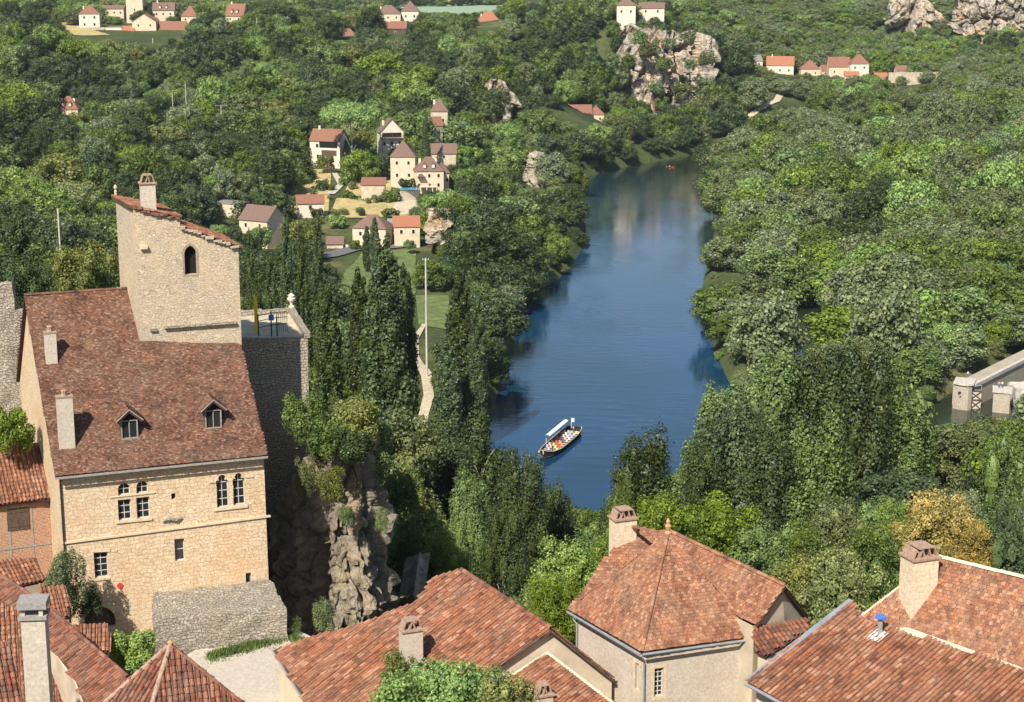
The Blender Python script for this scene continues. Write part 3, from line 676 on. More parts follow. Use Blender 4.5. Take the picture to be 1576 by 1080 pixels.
mb = MB()   # string course, sills, lintels and imposts of dressed stone
def trim(mb, px0, py0, px1, py1, hgt=.14, out=.09):
    a, b = fuv(px0, py0), fuv(px1, py1); A = fo + e_*a[0] + ev_*a[1] + FPL[1]*out/2; B = fo + e_*b[0] + ev_*b[1] + FPL[1]*out/2
    d = (B - A); L = d.length; d.normalize(); up = FPL[1].cross(d); Mx = Matrix((d.to_4d(), FPL[1].to_4d(), up.to_4d(), (0,0,0,1))).transposed()
    for r_ in range(3): Mx[r_][3] = ((A + B) / 2)[r_]
    Mx[3][0] = Mx[3][1] = Mx[3][2] = 0
    mb.box(None, (L, out, hgt), M=Mx)
trim(mb, 95, 835.5, 416, 793.5, .13, .12); mb.build('string_course', M['trim'], house, True)
for q in ((178,803.5,234,798,.16,.1),(170,765,239,757.5,.09,.06),(330,784,381,778,.2,.1),(322,742,332,741,.09,.07),(378,734,390,733,.09,.07),(143,892,169,890,.14,.07),(142,847.5,170,846,.22,.05),(171,848,180,847,.12,.04),(178,841,0,0,0,0)):
    if q[4] == 0: continue
    m2 = MB(); trim(m2, *q); m2.build('window_sill' if q[1] > 770 or q[5] == .1 else 'window_moulding', M['trim'], house, True)
m2 = MB()   # carved beast on the wall
pts_ = [(249,802),(256,798.5),(264,798),(271,800),(276,797.5),(280,795)]
P_ = [fo + e_*fuv(*q)[0] + ev_*fuv(*q)[1] + FPL[1]*.12 for q in pts_]; m2.tube(P_, [.05,.1,.12,.11,.06,.03], 8)
for k in (1, 3): m2.tube([P_[k], P_[k] - ZUP*.2 + e_*.1], [.05,.03], 6)
beast = m2.build('wall_carving', M['rubble'], house, True, True)
# end timbers: downpipe
m2 = MB(); a = fo + e_*.12 + FPL[1]*.1; m2.tube([a + ev_*(HT-.5), a + ev_*4.5, a], .06, 8); m2.build('downpipe', M['metal_dark'], house, True)
# red disc
dsc = MB(); u, v = fuv(184.7, 901); c0 = fo + e_*u + ev_*v
ring = [c0 + FPL[1]*.05 + (e_*math.cos(a*math.pi/8) + ev_*math.sin(a*math.pi/8))*.2 for a in range(16)]
dsc.face(ring); [dsc.face([ring[i-1], ring[i-1]-FPL[1]*.06, ring[i]-FPL[1]*.06, ring[i]]) for i in range(16)]
tag(dsc.build('wall_sign', M['red']), 'small round red sign fixed on the golden stone facade', 'sign')
# dormers
def dormer(cx, cy, w=1.1, hgt=1.3):
    b = hit(cx, cy, RPL); F0 = b - n_h * .0; z0 = b.z - .05
    A, B = F0 - e_*w/2, F0 + e_*w/2; back = n_h * 2.2
    m = MB()
    for P in ([A, A + ZUP*hgt, A + ZUP*hgt + back, A + back][::-1], [B, B + ZUP*hgt, B + ZUP*hgt + back, B + back]): m.face(P)
    d = m.build('dormer', M['wood'], house, True)
    g = MB(); apx = F0 + ZUP*(hgt + .62) + n_h*.05; g.face([A + ZUP*hgt + n_h*.05, B + ZUP*hgt + n_h*.05, apx]); x = g.build('gable', M['dark']); x.parent = d
    o = F0 - n_h * .3; s_ = w/2 + .33; pk = o + ZUP*(hgt + .78); bk = pk + n_h*2.6
    for s in (-1, 1):
        lo = o + e_*s*s_ + ZUP*(hgt + .02); q = [lo, lo + n_h*2.0, bk, pk]
        t_ = tiles('dormer_roof', q, 'flat', 'tile_brown', None, world=False); t_.parent = d
        f = MB(); vv = (pk - lo); Lr = vv.length
        f.tube([lo - n_h*.03, pk - n_h*.03], .045, 4); x = f.build('bargeboard', M['greywood']); x.parent = d
    O_ = A - n_h*.01; ho = rect(.08, .1, w-.08, hgt-.06)
    fr = MB(); wallface(fr, O_, e_, ZUP, rect(0, 0, w, hgt), [ho], .12); fx = fr.build('frame', M['greywood']); fx.parent = d
    p = MB(); B1 = O_ + n_h*.1; p.face([B1 + e_*u + ZUP*v for u, v in ho]); x = p.build('pane', M['glass']); x.parent = d
    p = MB(); p.box(B1 + e_*w/2 + ZUP*hgt/2 - n_h*.03, (.06, .05, hgt-.2), AL); x = p.build('mullion', M['greywood']); x.parent = d
dormer(200, 676); dormer(329, 660)
for cx, cy, w, ty in ((80, 561, .75, 513), (104, 692, 1.0, 612)):
    b = hit(cx, cy, RPL); top = WD(cx, ty, b.y); chimney(house, b + n_h*.25, w, .55, top.z, AL, cap='pot', down=1.0, mat='render_wall')
# ---------------------------------------------------------------- the tower behind it
FL = Vector((-25.28, 116.22, 0)); FR = WD(372, 530, 118.1); FR.z = 0; BL = Vector((-27.55, 121.2, 0)); BR = FR + (BL - FL)
te = (FR - FL).normalized(); tw = (FR - FL).length; TA = math.atan2(te.y, te.x); tn = Vector((te.y, -te.x, 0)); TPL = (FL, tn)
def tuv(px, py):
    p = hit(px, py, TPL); return (p - FL).dot(te), p.z
us_ = tuv(277, 340)[0]; zA = tuv(213, 318)[1]; zB = tuv(277, 335)[1]; zC = tuv(277, 348)[1]; zD = tuv(371, 381)[1]
tower = empty('stone_tower', (FL.x, FL.y, 77), label='square pale stone tower with one pointed window rising over the brown roof', cat='tower')
x0, y0 = tuv(285, 423); x1, y1 = tuv(301.7, 376.7)
twin = arch(x0, y0, x1, y1 - (x1-x0)*.8, 'pointed')
mb = MB(); FO = Vector((FL.x, FL.y, 0)); zb = 76
wallface(mb, FO, te, ZUP, [(0, zb), (tw, zb), (tw, zD), (us_, zC), (us_, zB), (0, zA)], [twin], .5)
S_ = FL + te*us_; Sb = BL + te*us_
def zz(p, z): return Vector((p.x, p.y, z))
mb.face([zz(BL,zb), zz(FL,zb), zz(FL,zA), zz(BL,zA+.05)]); mb.face([zz(FR,zb), zz(BR,zb), zz(BR,zD), zz(FR,zD)])
mb.face([zz(BR,zb), zz(BL,zb), zz(BL,zA+.05), zz(Sb,zB), zz(Sb,zC), zz(BR,zD)]); mb.face([zz(S_,zC), zz(Sb,zC), zz(Sb,zB), zz(S_,zB)])
mb.face([zz(FL,zA), zz(S_,zB), zz(Sb,zB), zz(BL,zA)]); mb.face([zz(S_,zC), zz(FR,zD), zz(BR,zD), zz(Sb,zC)])
mb.build('wall', M['tower'], tower, True)
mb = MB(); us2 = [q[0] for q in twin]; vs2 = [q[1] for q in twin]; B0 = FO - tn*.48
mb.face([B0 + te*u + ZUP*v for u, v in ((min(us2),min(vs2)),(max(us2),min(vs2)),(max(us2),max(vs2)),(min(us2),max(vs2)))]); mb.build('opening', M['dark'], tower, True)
mb = MB()   # dressed surround, built as short blocks round the pointed opening
for k in range(len(twin)):
    a, b = twin[k], twin[(k+1) % len(twin)]; A = FO + te*a[0] + ZUP*a[1] + tn*.012; B = FO + te*b[0] + ZUP*b[1] + tn*.012
    cx_ = (min(us2)+max(us2))/2; cz_ = (min(vs2)+max(vs2))/2
    def ow(q): d = Vector((q[0]-cx_, (q[1]-cz_)*.35, 0)).normalized(); return FO + te*(q[0]+d.x*.16) + ZUP*(q[1]+d.y*.16) + tn*.012
    mb.face([A, B, ow(b), ow(a)]); mb.face([A, B, ow(b), ow(a)][::-1])
mb.build('window_surround', M['trim'], tower, True)
up = Vector((0, 0, .03)); ov = tn*.04
tiles('roof', [zz(FL,zA)-te*.25+ov+up+Vector((0,0,.05)), zz(S_,zB)+te*.15+ov+up, zz(Sb,zB)+te*.15+up, zz(BL,zA)-te*.25+up+Vector((0,0,.05))], 'canal', 'tile_red', tower)
tiles('roof', [zz(S_,zC)+ov+up, zz(FR,zD)+te*.25+ov+up, zz(BR,zD)+te*.25+up, zz(Sb,zC)+up], 'canal', 'tile_red', tower)
# ragged tile coping along the top edges
for A, B in ((zz(BL,zA), zz(FL,zA)), (zz(FL,zA), zz(S_,zB)), (zz(S_,zC), zz(FR,zD))):
    L = (B-A).length; k = int(L/.28); mb = MB()
    for i in range(k):
        p = A.lerp(B, (i+.5)/k) + Vector((0,0,random.uniform(-.12,.06))) + tn*.02
        mb.box(p, (.3, random.uniform(.35,.5), random.uniform(.1,.2)), math.atan2(B.y-A.y, B.x-A.x) + random.uniform(-.2,.2))
    mb.build('coping', M['tower' if A.z < 92 else 'tile_dark'], tower, True)
b = FO + te*.62; b = Vector((b.x, b.y, 0)) - tn*.7; zc = WD(228, 311, b.y); zt = WD(228, 282, b.y)
chimney(tower, Vector((zc.x, b.y, zc.z)), 1.0, .8, zt.z, TA, 'render_wall', 'mitre', down=.6)
q = WD(178, 297, 121); mb = MB(); mb.lathe(q, [(0.08,-.2),(.1,.1),(.06,.25),(.13,.35),(.1,.5),(.04,.55),(0,.62)], 8); mb.build('finial', M['trim'], tower, True, True)
def tbox(mb, px, py, w, h, out): u, z = tuv(px, py); mb.box(FO + te*u + ZUP*z + tn*out/2, (w, out, h), TA)
mb = MB(); tbox(mb, 221, 380, .5, .22, .28); mb.build('corbel', M['trim'], tower, True)
mb = MB(); a = tuv(252, 503); b = tuv(363, 495); c = (FO + te*(a[0]+b[0])/2 + ZUP*(a[1]+b[1])/2 + tn*.14)
mb.box(None, (b[0]-a[0], .28, .13), M=Matrix.Translation(c) @ Matrix.Rotation(TA, 4, 'Z') @ Matrix.Rotation(-math.atan2(b[1]-a[1], b[0]-a[0]), 4, 'Y')); mb.build('drip_ledge', M['rubble'], tower, True)
mb = MB(); tbox(mb, 236, 507, .45, .15, .2); mb.build('corbel', M['rubble'], tower, True)
# ---------------------------------------------------------------- rampart terrace
ramp = empty('rampart', (-17, 126, 60), label='high rampart wall with a flat terrace on top, beside the stone tower', cat='rampart')
q = [WZ(366,521,82), WZ(473,520,82), WZ(449,482,82), WZ(366,487,82)]
mb = MB(); mb.prism([(p.x, p.y) for p in q], 55, 82); mb.build('wall', M['rubble'], ramp, True)
fl = MB(); fl.face([p + Vector((0,0,.02)) for p in shrink(q, .2, 0)]); fl.build('terrace_floor', M['dirt'], ramp, True)
mb = MB(); 
for A, B in ((q[1], q[2]), (q[2], q[3])):
    d = B - A; k = 9
    for i in range(k):
        p = A.lerp(B, (i+.5)/k); mb.box(p + Vector((0,0,.2 + random.uniform(-.05,.05))), (d.length/k*1.04, .45, .45), math.atan2(d.y, d.x))
mb.build('parapet', M['rubble'], ramp, True)
mb = MB(); p = WD(449, 483, q[2].y + .1); p.z = 82.4; mb.lathe(p, [(.22,0),(.25,.15),(.1,.25),(.12,.4),(.3,.65),(.34,.8),(.2,.85),(.28,1.0),(.1,1.15),(0,1.2)], 12)
tag(mb.build('stone_urn', M['far_white'], smooth=True), 'pale stone urn on the corner of the rampart parapet', 'urn')
mb = MB(); p = WD(394, 507, 127); t2 = WD(392, 455, 127); mb.tube([p - ZUP*.3, (p+t2)/2 + Vector((.05,0,0)), t2], .13, 8); tag(mb.build('yellow_post', M['yellow']), 'tall slanting yellow post standing on the rampart terrace', 'post')
rl = empty('iron_railing', WZ(425, 512, 82), label='black iron stair railing with a blue post on the rampart terrace', cat='railing')
p = WZ(418, 518, 82); mb = MB()
for dx, dy, h in ((0,0,1.9),(.4,.1,1.5),(-1.0,.3,1.6)): mb.tube([p + Vector((dx,dy,0)), p + Vector((dx,dy,h))], .05, 6)
for z in (.6, 1.1, 1.5): mb.tube([p + Vector((-1.0,.3,z)), p + Vector((0,0,z+.3)), p + Vector((1.1,.5,z+.3))], .03, 5)
for k in range(6): mb.tube([p + Vector((.4+.14*k,.15+.07*k,.3)), p + Vector((.4+.14*k,.15+.07*k,1.75))], .02, 4)
mb.build('bars', M['metal_dark'], rl, True); mb = MB(); mb.box(p + Vector((.02,-.05,1.45)), (.36,.25,.4), .3); mb.build('blue_panel', M['blue'], rl, True)
# ---------------------------------------------------------------- courtyard and low buttress wall
cq = [WZ(250,1030,65.9), WZ(300,1000,65.9), WZ(450,965,65.9), WZ(520,1000,65.9), WZ(560,1180,65.9), WZ(120,1190,65.9), WZ(90,1040,65.9)]
mb = MB(); mb.prism([(p.x, p.y) for p in ccw(cq)], 58, 65.9); tag(mb.build('courtyard', M['gravel']), kind='structure')
wl = empty('buttress_wall', WZ(340, 990, 67), label='low thick grey rubble wall at the foot of the golden facade', cat='wall')
a, b = WZ(236,955,68.15), WZ(441,936,68.15); d1, d2 = fo + e_*fuv(236,930)[0], fo + e_*(fw_+.1)
pl_ = [(a.x,a.y),(b.x,b.y),(d2.x,d2.y),(d1.x,d1.y)]
def rubble_block(plan, z0, z1, nm, mat, parent, bev=.25, sub=14, amp=.12, seed=0):
    bm = bmesh.new(); m = MB(); m.prism(plan, z0, z1); me = m.mesh('x', M[mat]); bm.from_mesh(me); bmesh.ops.remove_doubles(bm, verts=bm.verts, dist=.001)
    bmesh.ops.subdivide_edges(bm, edges=bm.edges[:], cuts=sub, use_grid_fill=True)
    for v in bm.verts:
        p = v.co * 1.3 + Vector((seed,0,0)); v.co += Vector((mn.noise(p), mn.noise(p + Vector((9,0,0))), mn.noise(p*1.6 + Vector((0,7,0))) * 1.6)) * amp
    bm.normal_update(); V = [v.co.copy() for v in bm.verts]; bm.verts.index_update(); F_ = [[v.index for v in f.verts] for f in bm.faces]; bm.free()
    m = MB(); m.v = [tuple(v) for v in V]; m.f = [tuple(f) for f in F_]; m.m = [0]*len(F_); return m.build(nm, M[mat], parent, True)
rubble_block(pl_, 64.5, 68.15, 'stonework', 'rubble', wl)
# ruined wall at the left edge
rw = empty('ruined_wall', WD(0, 620, 124), label='ruined pale rubble wall with a broken top at the far left edge', cat='wall')
a = WD(-60,520,123); b = WD(40,520,124); 
rubble_block([(a.x,a.y),(b.x,b.y),(b.x-.3,b.y+1),(a.x-.3,a.y+1)], 72, WD(30,478,124).z, 'stonework', 'rubble', rw, amp=.18, seed=4)
b2 = WD(24,520,124); rubble_block([(a.x,a.y+.1),(b2.x,b2.y+.1),(b2.x,b2.y+.8),(a.x,a.y+.8)], 84, WD(20,437,124).z, 'merlon', 'rubble', rw, sub=6, amp=.15, seed=6)
# ---------------------------------------------------------------- generic helpers for the near roofs
def px_roof(par, pl, poly, kind, mat, e=None, seed=1): return [hit(x, y, pl) for x, y in poly], tiles('roof', [hit(x, y, pl) for x, y in poly], kind, mat, par, e if e is not None else pl[2], seed=seed)
def skirt(par, P, z0, mat, inset=.25, name='wall'):
    Q = ccw(shrink(P, inset, -.22)); return body(par, [(p.x, p.y) for p in Q], z0, [p.z for p in Q], mat, name)
# centre house D
hD = empty('tiled_house', WZ(650, 1000, 66), label='wide low house under orange canal tiles, its stone gable facing the hip roofed house', cat='house')
p1, p2 = WZ(710,878,74), WZ(848,968,74)
VG = (p2, Vector((math.sin(AL), -math.cos(AL), 0))); G1, G3 = hit(772,1020,VG), hit(945,1045,VG)
nD = (p2 - p1).cross(G1 - p1).normalized(); nD = nD if nD.z > 0 else -nD; plD = (p1, nD, (p2 - p1).normalized())
polyD = [(420,1000),(560,958),(640,927),(665,890),(710,878),(848,968),(772,1020),(740,1042),(700,1120),(495,1120)]
PD, _ = px_roof(hD, plD, polyD, 'canal', 'tile_red')
bl_ = p1 + (G3 - p2); tiles('roof', [p2, G3, bl_, p1], 'canal', 'tile_dark', hD, p2 - p1); ridge(p1, p2, 'tile_dark', hD, .16)
gn = -VG[1]; ins = gn*.3
if gn.y < 0: ins = -ins
g1, g2, g3 = G1 + ins - ZUP*.2, p2 + ins - ZUP*.2, G3 + ins - ZUP*.2; mb = MB()
mb.face([zz(g1,60), zz(g3,60), g3, g2, g1]); mb.face([zz(g3,60), zz(bl_,60), bl_ - ZUP*.2, g3]); mb.build('gable_wall', M['far_stone'], hD, True)
Q = [p + Vector((0,0,-.25)) for p in PD]; Q[0] = Q[0] + Vector((.3,.1,0)); Q[-1] = Q[-1] + Vector((.3,.1,0)); mb = MB()
for A, B in ((Q[-1],Q[0]),(Q[0],Q[1]),(Q[1],Q[2]),(Q[2],Q[3]),(Q[3],Q[4])): mb.face([zz(A,58), zz(B,58), B + ins*0, A][::1])
mb.build('wall', M['far_cream'], hD, True)
mb = MB(); A, B = PD[0], PD[-1]; mb.tube([A + Vector((-.05,0,-.03)), B + Vector((-.05,0,-.03))], .07, 6); mb.build('gutter', M['zinc'], hD, True)
for B in (G1, G3):
    mb = MB(); mb.tube([p2 - ZUP*.12 + ins*.1, B - ZUP*.12 + ins*.1], .09, 5); mb.build('bargeboard', M['wood'], hD, True)
b = hit(633, 1030, plD); chimney(hD, b, 1.15, .8, WD(633, 968, b.y).z, AL, 'render_wall', 'mitre', down=1.5)
# small lower roof E in front of that gable
hE = empty('lean_to_house', WZ(860, 1060, 66), label='lower red tiled annex in front of the stone gable, cut by the bottom edge', cat='house')
a = hit(843,1006,VG) - ins*.3; b = a + (p2 - p1).normalized()*6; plE = plane_eave(a, b, 25)
PE, _ = px_roof(hE, plE, [(770,1052),(843,1006),(965,1100),(945,1150),(700,1150)], 'canal', 'tile_red', seed=5); ridge(PE[1], PE[2], 'chimney', hE, .09, 'mortar_verge'); ridge(PE[0], PE[1], 'chimney', hE, .09, 'mortar_verge')
skirt(hE, PE, 60, 'far_stone'); b = hit(836, 1085, plE); chimney(hE, b, .85, .7, WD(836,1068,b.y).z, AL, 'render_wall', 'mitre')
# ---------------------------------------------------------------- hip roofed house B
hB = empty('hip_roofed_house', WZ(1080, 1060, 66), label='pale plastered house with a pointed orange hip roof and clay finial', cat='house')
E1, E2, E3 = WZ(875,938,73), WZ(988,1003,73), WZ(1168,978,73); E4 = E1 + (E3 - E2); AP = WZ(1028,822,78)
for i, P in enumerate(([E1,E2,AP],[E2,E3,AP],[E3,E4,AP],[E4,E1,AP])): tiles('roof', P, 'flatbig', 'tile_orange', hB, seed=i)
ridge(E2, AP, 'tile_orange', hB, .11); ridge(E3, AP, 'tile_orange', hB, .09); ridge(E1, AP, 'tile_orange', hB, .06)
RA, RB, RC = WZ(966,811,76.4), Vector((9.35,98.8,76.2)), WZ(1208,902,76); 
tiles('roof', [E1 + Vector((0,0,-.02)), RB, RA], 'flatbig', 'tile_orange', hB, seed=9); ridge(RA, AP + Vector((-.1,.2,-.1)), 'tile_orange', hB, .13); ridge(RB, RC, 'tile_orange', hB, .13)
wl_ = hit(1165, 962, plane_eave(RB, RC, 50)); wr_ = hit(1245, 950, plane_eave(RB, RC, -45)); dl = RB - RC
tiles('roof', [wl_, RC, RB, wl_ + dl], 'flatbig', 'tile_orange', hB, seed=11); tiles('roof', [RC, wr_, wr_ + dl, RB], 'flatbig', 'tile_orange', hB, seed=12)
Q = [E1, E2, E3, E4]; Qi = shrink(Q, .55, -.12); e23 = (E3 - E2).normalized(); e12 = (E2 - E1).normalized()
def pwall(mb, A, B, z0, z1, holes_px, depth=.25):
    d = (B - A); d.z = 0; d.normalize(); O = Vector((A.x, A.y, z0)); pl = (O, d.cross(ZUP)); hs = []
    for x0_, y0_, x1_, y1_ in holes_px:
        xm, ym = (x0_+x1_)/2, (y0_+y1_)/2; g = lambda x, y: hit(x, y, pl) - O
        hs.append(rect(g(x0_,ym).dot(d), g(xm,y1_).z, g(x1_,ym).dot(d), g(xm,y0_).z))
    wallface(mb, O, d, ZUP, rect(0, 0, (Vector((B.x,B.y,0))-Vector((A.x,A.y,0))).length, z1 - z0), hs, depth)
    return O, d, hs
mb = MB(); O1, dd1, hs1 = pwall(mb, Qi[1], Qi[2], 60, 72.95, [(1007,1028,1021,1072)]); O2, dd2, hs2 = pwall(mb, Qi[0], Qi[1], 60, 72.95, [(977.5,1020,983,1062)])
for A, B in ((Qi[2], Qi[3]), (Qi[3], Qi[0])): mb.face([zz(A,60), zz(B,60), zz(B,72.95), zz(A,72.95)])
mb.build('wall', M['render_wall'], hB, True)
window('window', O1, dd1, ZUP, hs1[0], .22, hB, (1, 5)); window('window', O2, dd2, ZUP, hs2[0], .22, hB, (0, 3))
for O_, d_, h_ in ((O1, dd1, hs1[0]), (O2, dd2, hs2[0])):
    u0, v0, u1, v1 = h_[0][0], h_[0][1], h_[2][0], h_[2][1]; nn = d_.cross(ZUP); m2 = MB(); B0 = O_ + nn*.015
    for q in (rect(u0-.18,v0-.2,u0,v1+.2), rect(u1,v0-.2,u1+.18,v1+.2), rect(u0,v1,u1,v1+.2), rect(u0,v0-.2,u1,v0)): m2.face([B0 + d_*a + ZUP*b for a, b in q])
    m2.build('window_surround', M['trim'], hB, True)
gw = MB(); k_ = (RC - RB).normalized(); a, b, c = wl_ - k_*.25 - ZUP*.15, RC - k_*.25 - ZUP*.15, wr_ - k_*.25 - ZUP*.15
gw.face([zz(a,62), zz(c,62), c, b, a]); gw.face([zz(c,62), zz(c,62)+dl, c + dl, c]); gw.face([zz(a,62)+dl*.6, zz(a,62), a, a + dl*.6]); gw.build('gable_wall', M['far_stone'], hB, True)
for A, B in ((E1, E2), (E2, E3)):
    m2 = MB(); d_ = (B-A).normalized(); o_ = Vector((d_.y, -d_.x, 0))*.1; m2.tube([A + o_ - ZUP*.12, B + o_ - ZUP*.14], .075, 8); m2.build('gutter', M['zinc'], hB, True)
m2 = MB(); g = Qi[1] + (e23*-.05 + Vector((dd1.y,-dd1.x,0))*.12); m2.tube([E2 + Vector((-.05,-.05,-.2)), g - ZUP*.7, zz(g,60)], .055, 8); m2.build('downpipe', M['zinc'], hB, True)
m2 = MB(); g = Qi[0] + Vector((-.05,-.15,0)); m2.tube([E1 + Vector((0,-.1,-.2)), g - ZUP*.6, zz(g,60)], .055, 8); m2.build('downpipe', M['zinc'], hB, True)
m2 = MB(); m2.lathe(AP, [(.16,-.05),(.2,.1),(.1,.2),(.16,.35),(.2,.5),(.1,.62),(.13,.75),(.05,.9),(0,.98)], 10); m2.build('finial', M['gold'], hB, True, True)
b = WD(958, 852, 98.5); chimney(hB, b, 1.35, .95, WD(960,797,98.5).z, AL, 'chimney', 'mitre', down=2.5)
# small grey lean-to roof between B and C
hL = empty('lean_to', WZ(1200, 1000, 66), label='little grey lichened lean-to roof squeezed between the hip roof and the big right roof', cat='lean-to')
a, b = WZ(1168,1000,73.2), WZ(1250,985,73.2); pll = plane_eave(a, b, 22); PL, _ = px_roof(hL, pll, [(1162,1002),(1160,966),(1248,952),(1240,972),(1180,1010)], 'canal', 'tile_dark'); skirt(hL, PL, 62, 'far_stone')
# ---------------------------------------------------------------- big right roof C
hC = empty('big_roofed_house', WZ(1400, 1060, 64), label='big house with broad red tiled roofs filling the lower right corner', cat='house')
a, b = WZ(1150,1050,74), WZ(1215,1085,74); plC = plane_eave(a, b, 25)
PC, _ = px_roof(hC, plC, [(1150,1050),(1310,925),(1332,955),(1400,976),(1576,1030),(1800,1098),(1800,1300),(1500,1240)], 'canal', 'tile_red', seed=3)
r1, r2 = WZ(1445,858,80), WZ(1576,890,80); r3 = r2 + (r2 - r1)*1.6; j1 = hit(1325,950,plC)
nU = (r2 - r1).cross(j1 - r1).normalized(); nU = nU if nU.z > 0 else -nU; plU = (j1, nU, (r2-r1).normalized())
PU, _ = px_roof(hC, plU, [(1322,952),(1445,858),(1576,890),(1860,960),(1860,1125),(1576,1037),(1400,983)], 'flatbig', 'tile_orange', seed=4)
ridge(r1, r3, 'chimney', hC, .12, 'ridge_tiles'); ridge(hit(1322,952,plU), r1, 'chimney', hC, .07, 'mortar_verge')
jj = [hit(x, y, plU) for x, y in ((1322,954),(1400,982),(1576,1035),(1700,1073))]
for A, B in zip(jj[:-1], jj[1:]): ridge(A + ZUP*.05, B + ZUP*.05, 'tile_red', hC, .08, 'junction_tiles')
bk_ = [r1, r3, r3 + Vector((4,5,-4)), r1 + Vector((4,5,-4))]; tiles('roof', bk_, 'flatbig', 'tile_orange', hC, seed=6)
Q = ccw([zz(PC[0],0)+Vector((.5,.2,0)), zz(PC[-1],0)+Vector((.5,.3,0)), zz(PC[5],0), zz(PC[1],0)+Vector((.1,-.3,0))])
tz = lambda p: (plC[0].z - (plC[1].x*(p.x-plC[0].x) + plC[1].y*(p.y-plC[0].y)) / plC[1].z) - .25
body(hC, [(p.x,p.y) for p in Q], 60, [tz(p) for p in Q], 'far_cream')
Q = ccw([zz(j1,0)+Vector((.3,.1,0)), zz(r1,0), zz(r3,0), zz(jj[-1],0)]); tz2 = lambda p: (plU[0].z - (plU[1].x*(p.x-plU[0].x) + plU[1].y*(p.y-plU[0].y)) / plU[1].z) - .25
body(hC, [(p.x,p.y) for p in Q], 62, [tz2(p) for p in Q], 'far_cream')
fl_ = MB(); A, B = PC[0], PC[1]; fl_.box(None, ((B-A).length, .35, .05), M=Matrix.Translation((A+B)/2 + ZUP*.08) @ (B-A).to_track_quat('X','Z').to_matrix().to_4x4()); fl_.build('verge_flashing', M['zinc'], hC, True)
m2 = MB(); A, B = PC[0], PC[-1]; m2.tube([A + Vector((-.1,-.05,-.06)), B + Vector((-.1,-.05,-.06))], .09, 8); m2.build('gutter', M['zinc'], hC, True)
b = hit(1404, 940, plU); b = b + Vector((.35,.5,0)); chimney(hC, b, 1.45, 1.2, WD(1411,856,b.y).z, AL, 'chimney', 'mitre', down=1.6)
vp = hit(1354, 978, plC); vent = empty('roof_vent', vp, label='small metal roof vent with a blue cap and white flashing', cat='vent')
m2 = MB(); m2.tube([(0,0,-.1),(0,0,.85)], .13, 10); m2.build('pipe', M['zinc'], vent); m2 = MB(); m2.lathe((0,0,.85), [(.13,0),(.13,.08),(.3,.1),(.3,.16),(.12,.26),(0,.3)], 12); m2.build('cap', M['blue'], vent)
m2 = MB(); m2.box(None, (.75,.75,.02), M=Matrix.Translation((-.12,-.1,.06)) @ plC[1].to_track_quat('Z','Y').to_matrix().to_4x4()); m2.build('flashing', M['white'], vent)
# ---------------------------------------------------------------- left brick house and the jumble of roofs below it
hF = empty('brick_house', WZ(30, 900, 67), label='small orange brick house with brown shutters and a canal tile roof at the left edge', cat='house')
a, b = WZ(0,777,74), WZ(87,766,74); plF = plane_eave(a, b, 32); PF, _ = px_roof(hF, plF, [(-120,792),(88,766),(66,680),(-110,694)], 'canal', 'tile_red', seed=2)
e2 = (b-a).normalized(); nf = Vector((-e2.y, e2.x, 0)); A = hit(-120,792,plF) + nf*.45; B = b + nf*.45 - e2*.15; mb = MB()
O3, d3, h3 = pwall(mb, A, B, 64, 73.9, [(11,780,46,816)], .2); mb.face([zz(B,64), zz(B,64)+nf*4, zz(B,73.9)+nf*4, zz(B,73.9)]); mb.build('wall', M['brick'], hF, True)
u0, v0, u1, v1 = h3[0][0][0], h3[0][0][1], h3[0][2][0], h3[0][2][1]; 
for s in (0, 1):
    m2 = MB(); c = O3 + d3*(u0 + (u1-u0)*(.26+.48*s)) + ZUP*((v0+v1)/2) + d3.cross(ZUP)*.03; m2.box(c, ((u1-u0)*.46, .05, (v1-v0)*.96), math.atan2(d3.y, d3.x))
    for zq in (-.3, .3): m2.box(c + ZUP*(v1-v0)*zq + d3.cross(ZUP)*.035, ((u1-u0)*.44, .03, .07), math.atan2(d3.y, d3.x))
    m2.build('shutter', M['wood'], hF, True)
for px_ in (-10, 14, 49, 84):
    p = hit(px_, 800, (O3, d3.cross(ZUP))); m2 = MB(); m2.box(Vector((p.x,p.y,69.9)) + d3.cross(ZUP)*.01, (.1, .04, 8), math.atan2(d3.y, d3.x)); m2.build('timber_post', M['greywood'], hF, True)
m2 = MB(); p = (zz(O3,0) + d3*(u0-3)); c = hit(30, 842, (O3, d3.cross(ZUP))); m2.box(c + d3.cross(ZUP)*.01, (6.5, .05, .14), math.atan2(d3.y, d3.x)); m2.build('timber_rail', M['greywood'], hF, True)
m2 = MB(); m2.tube([a + Vector((-4,-.6,-.15)) , b + Vector((0,-.1,-.12))], .06, 6); m2.build('gutter', M['metal_dark'], hF, True)
def small_roof(name, label, line, z, pitch, poly, kind, mat, wall='far_stone', z0=62, rid=None, flip=False, seed=1):
    a, b = WZ(*line[0], z), WZ(*line[1], z); pl = plane_eave(a, b, pitch, flip); c = hit(*poly[0], pl)
    h = empty(name, Vector((c.x, c.y, z0)), label=label, cat='house'); P, _ = px_roof(h, pl, poly, kind, mat, seed=seed); skirt(h, P, z0, wall, .15)
    for i, j in (rid or []): ridge(P[i], P[j], mat, h, .12)
    return h, P, pl
small_roof('small_house', 'low red roofed outhouse directly under the orange brick wall', ((10,905),(68,893)), 70.5, 25, [(-20,866),(56,857),(69,893),(8,906),(-20,908)], 'canal', 'tile_red')
small_roof('small_house', 'narrow red tiled porch left of the creeper', ((70,955),(108,949)), 70, 30, [(62,903),(101,900),(108,949),(72,955)], 'canal', 'tile_red')
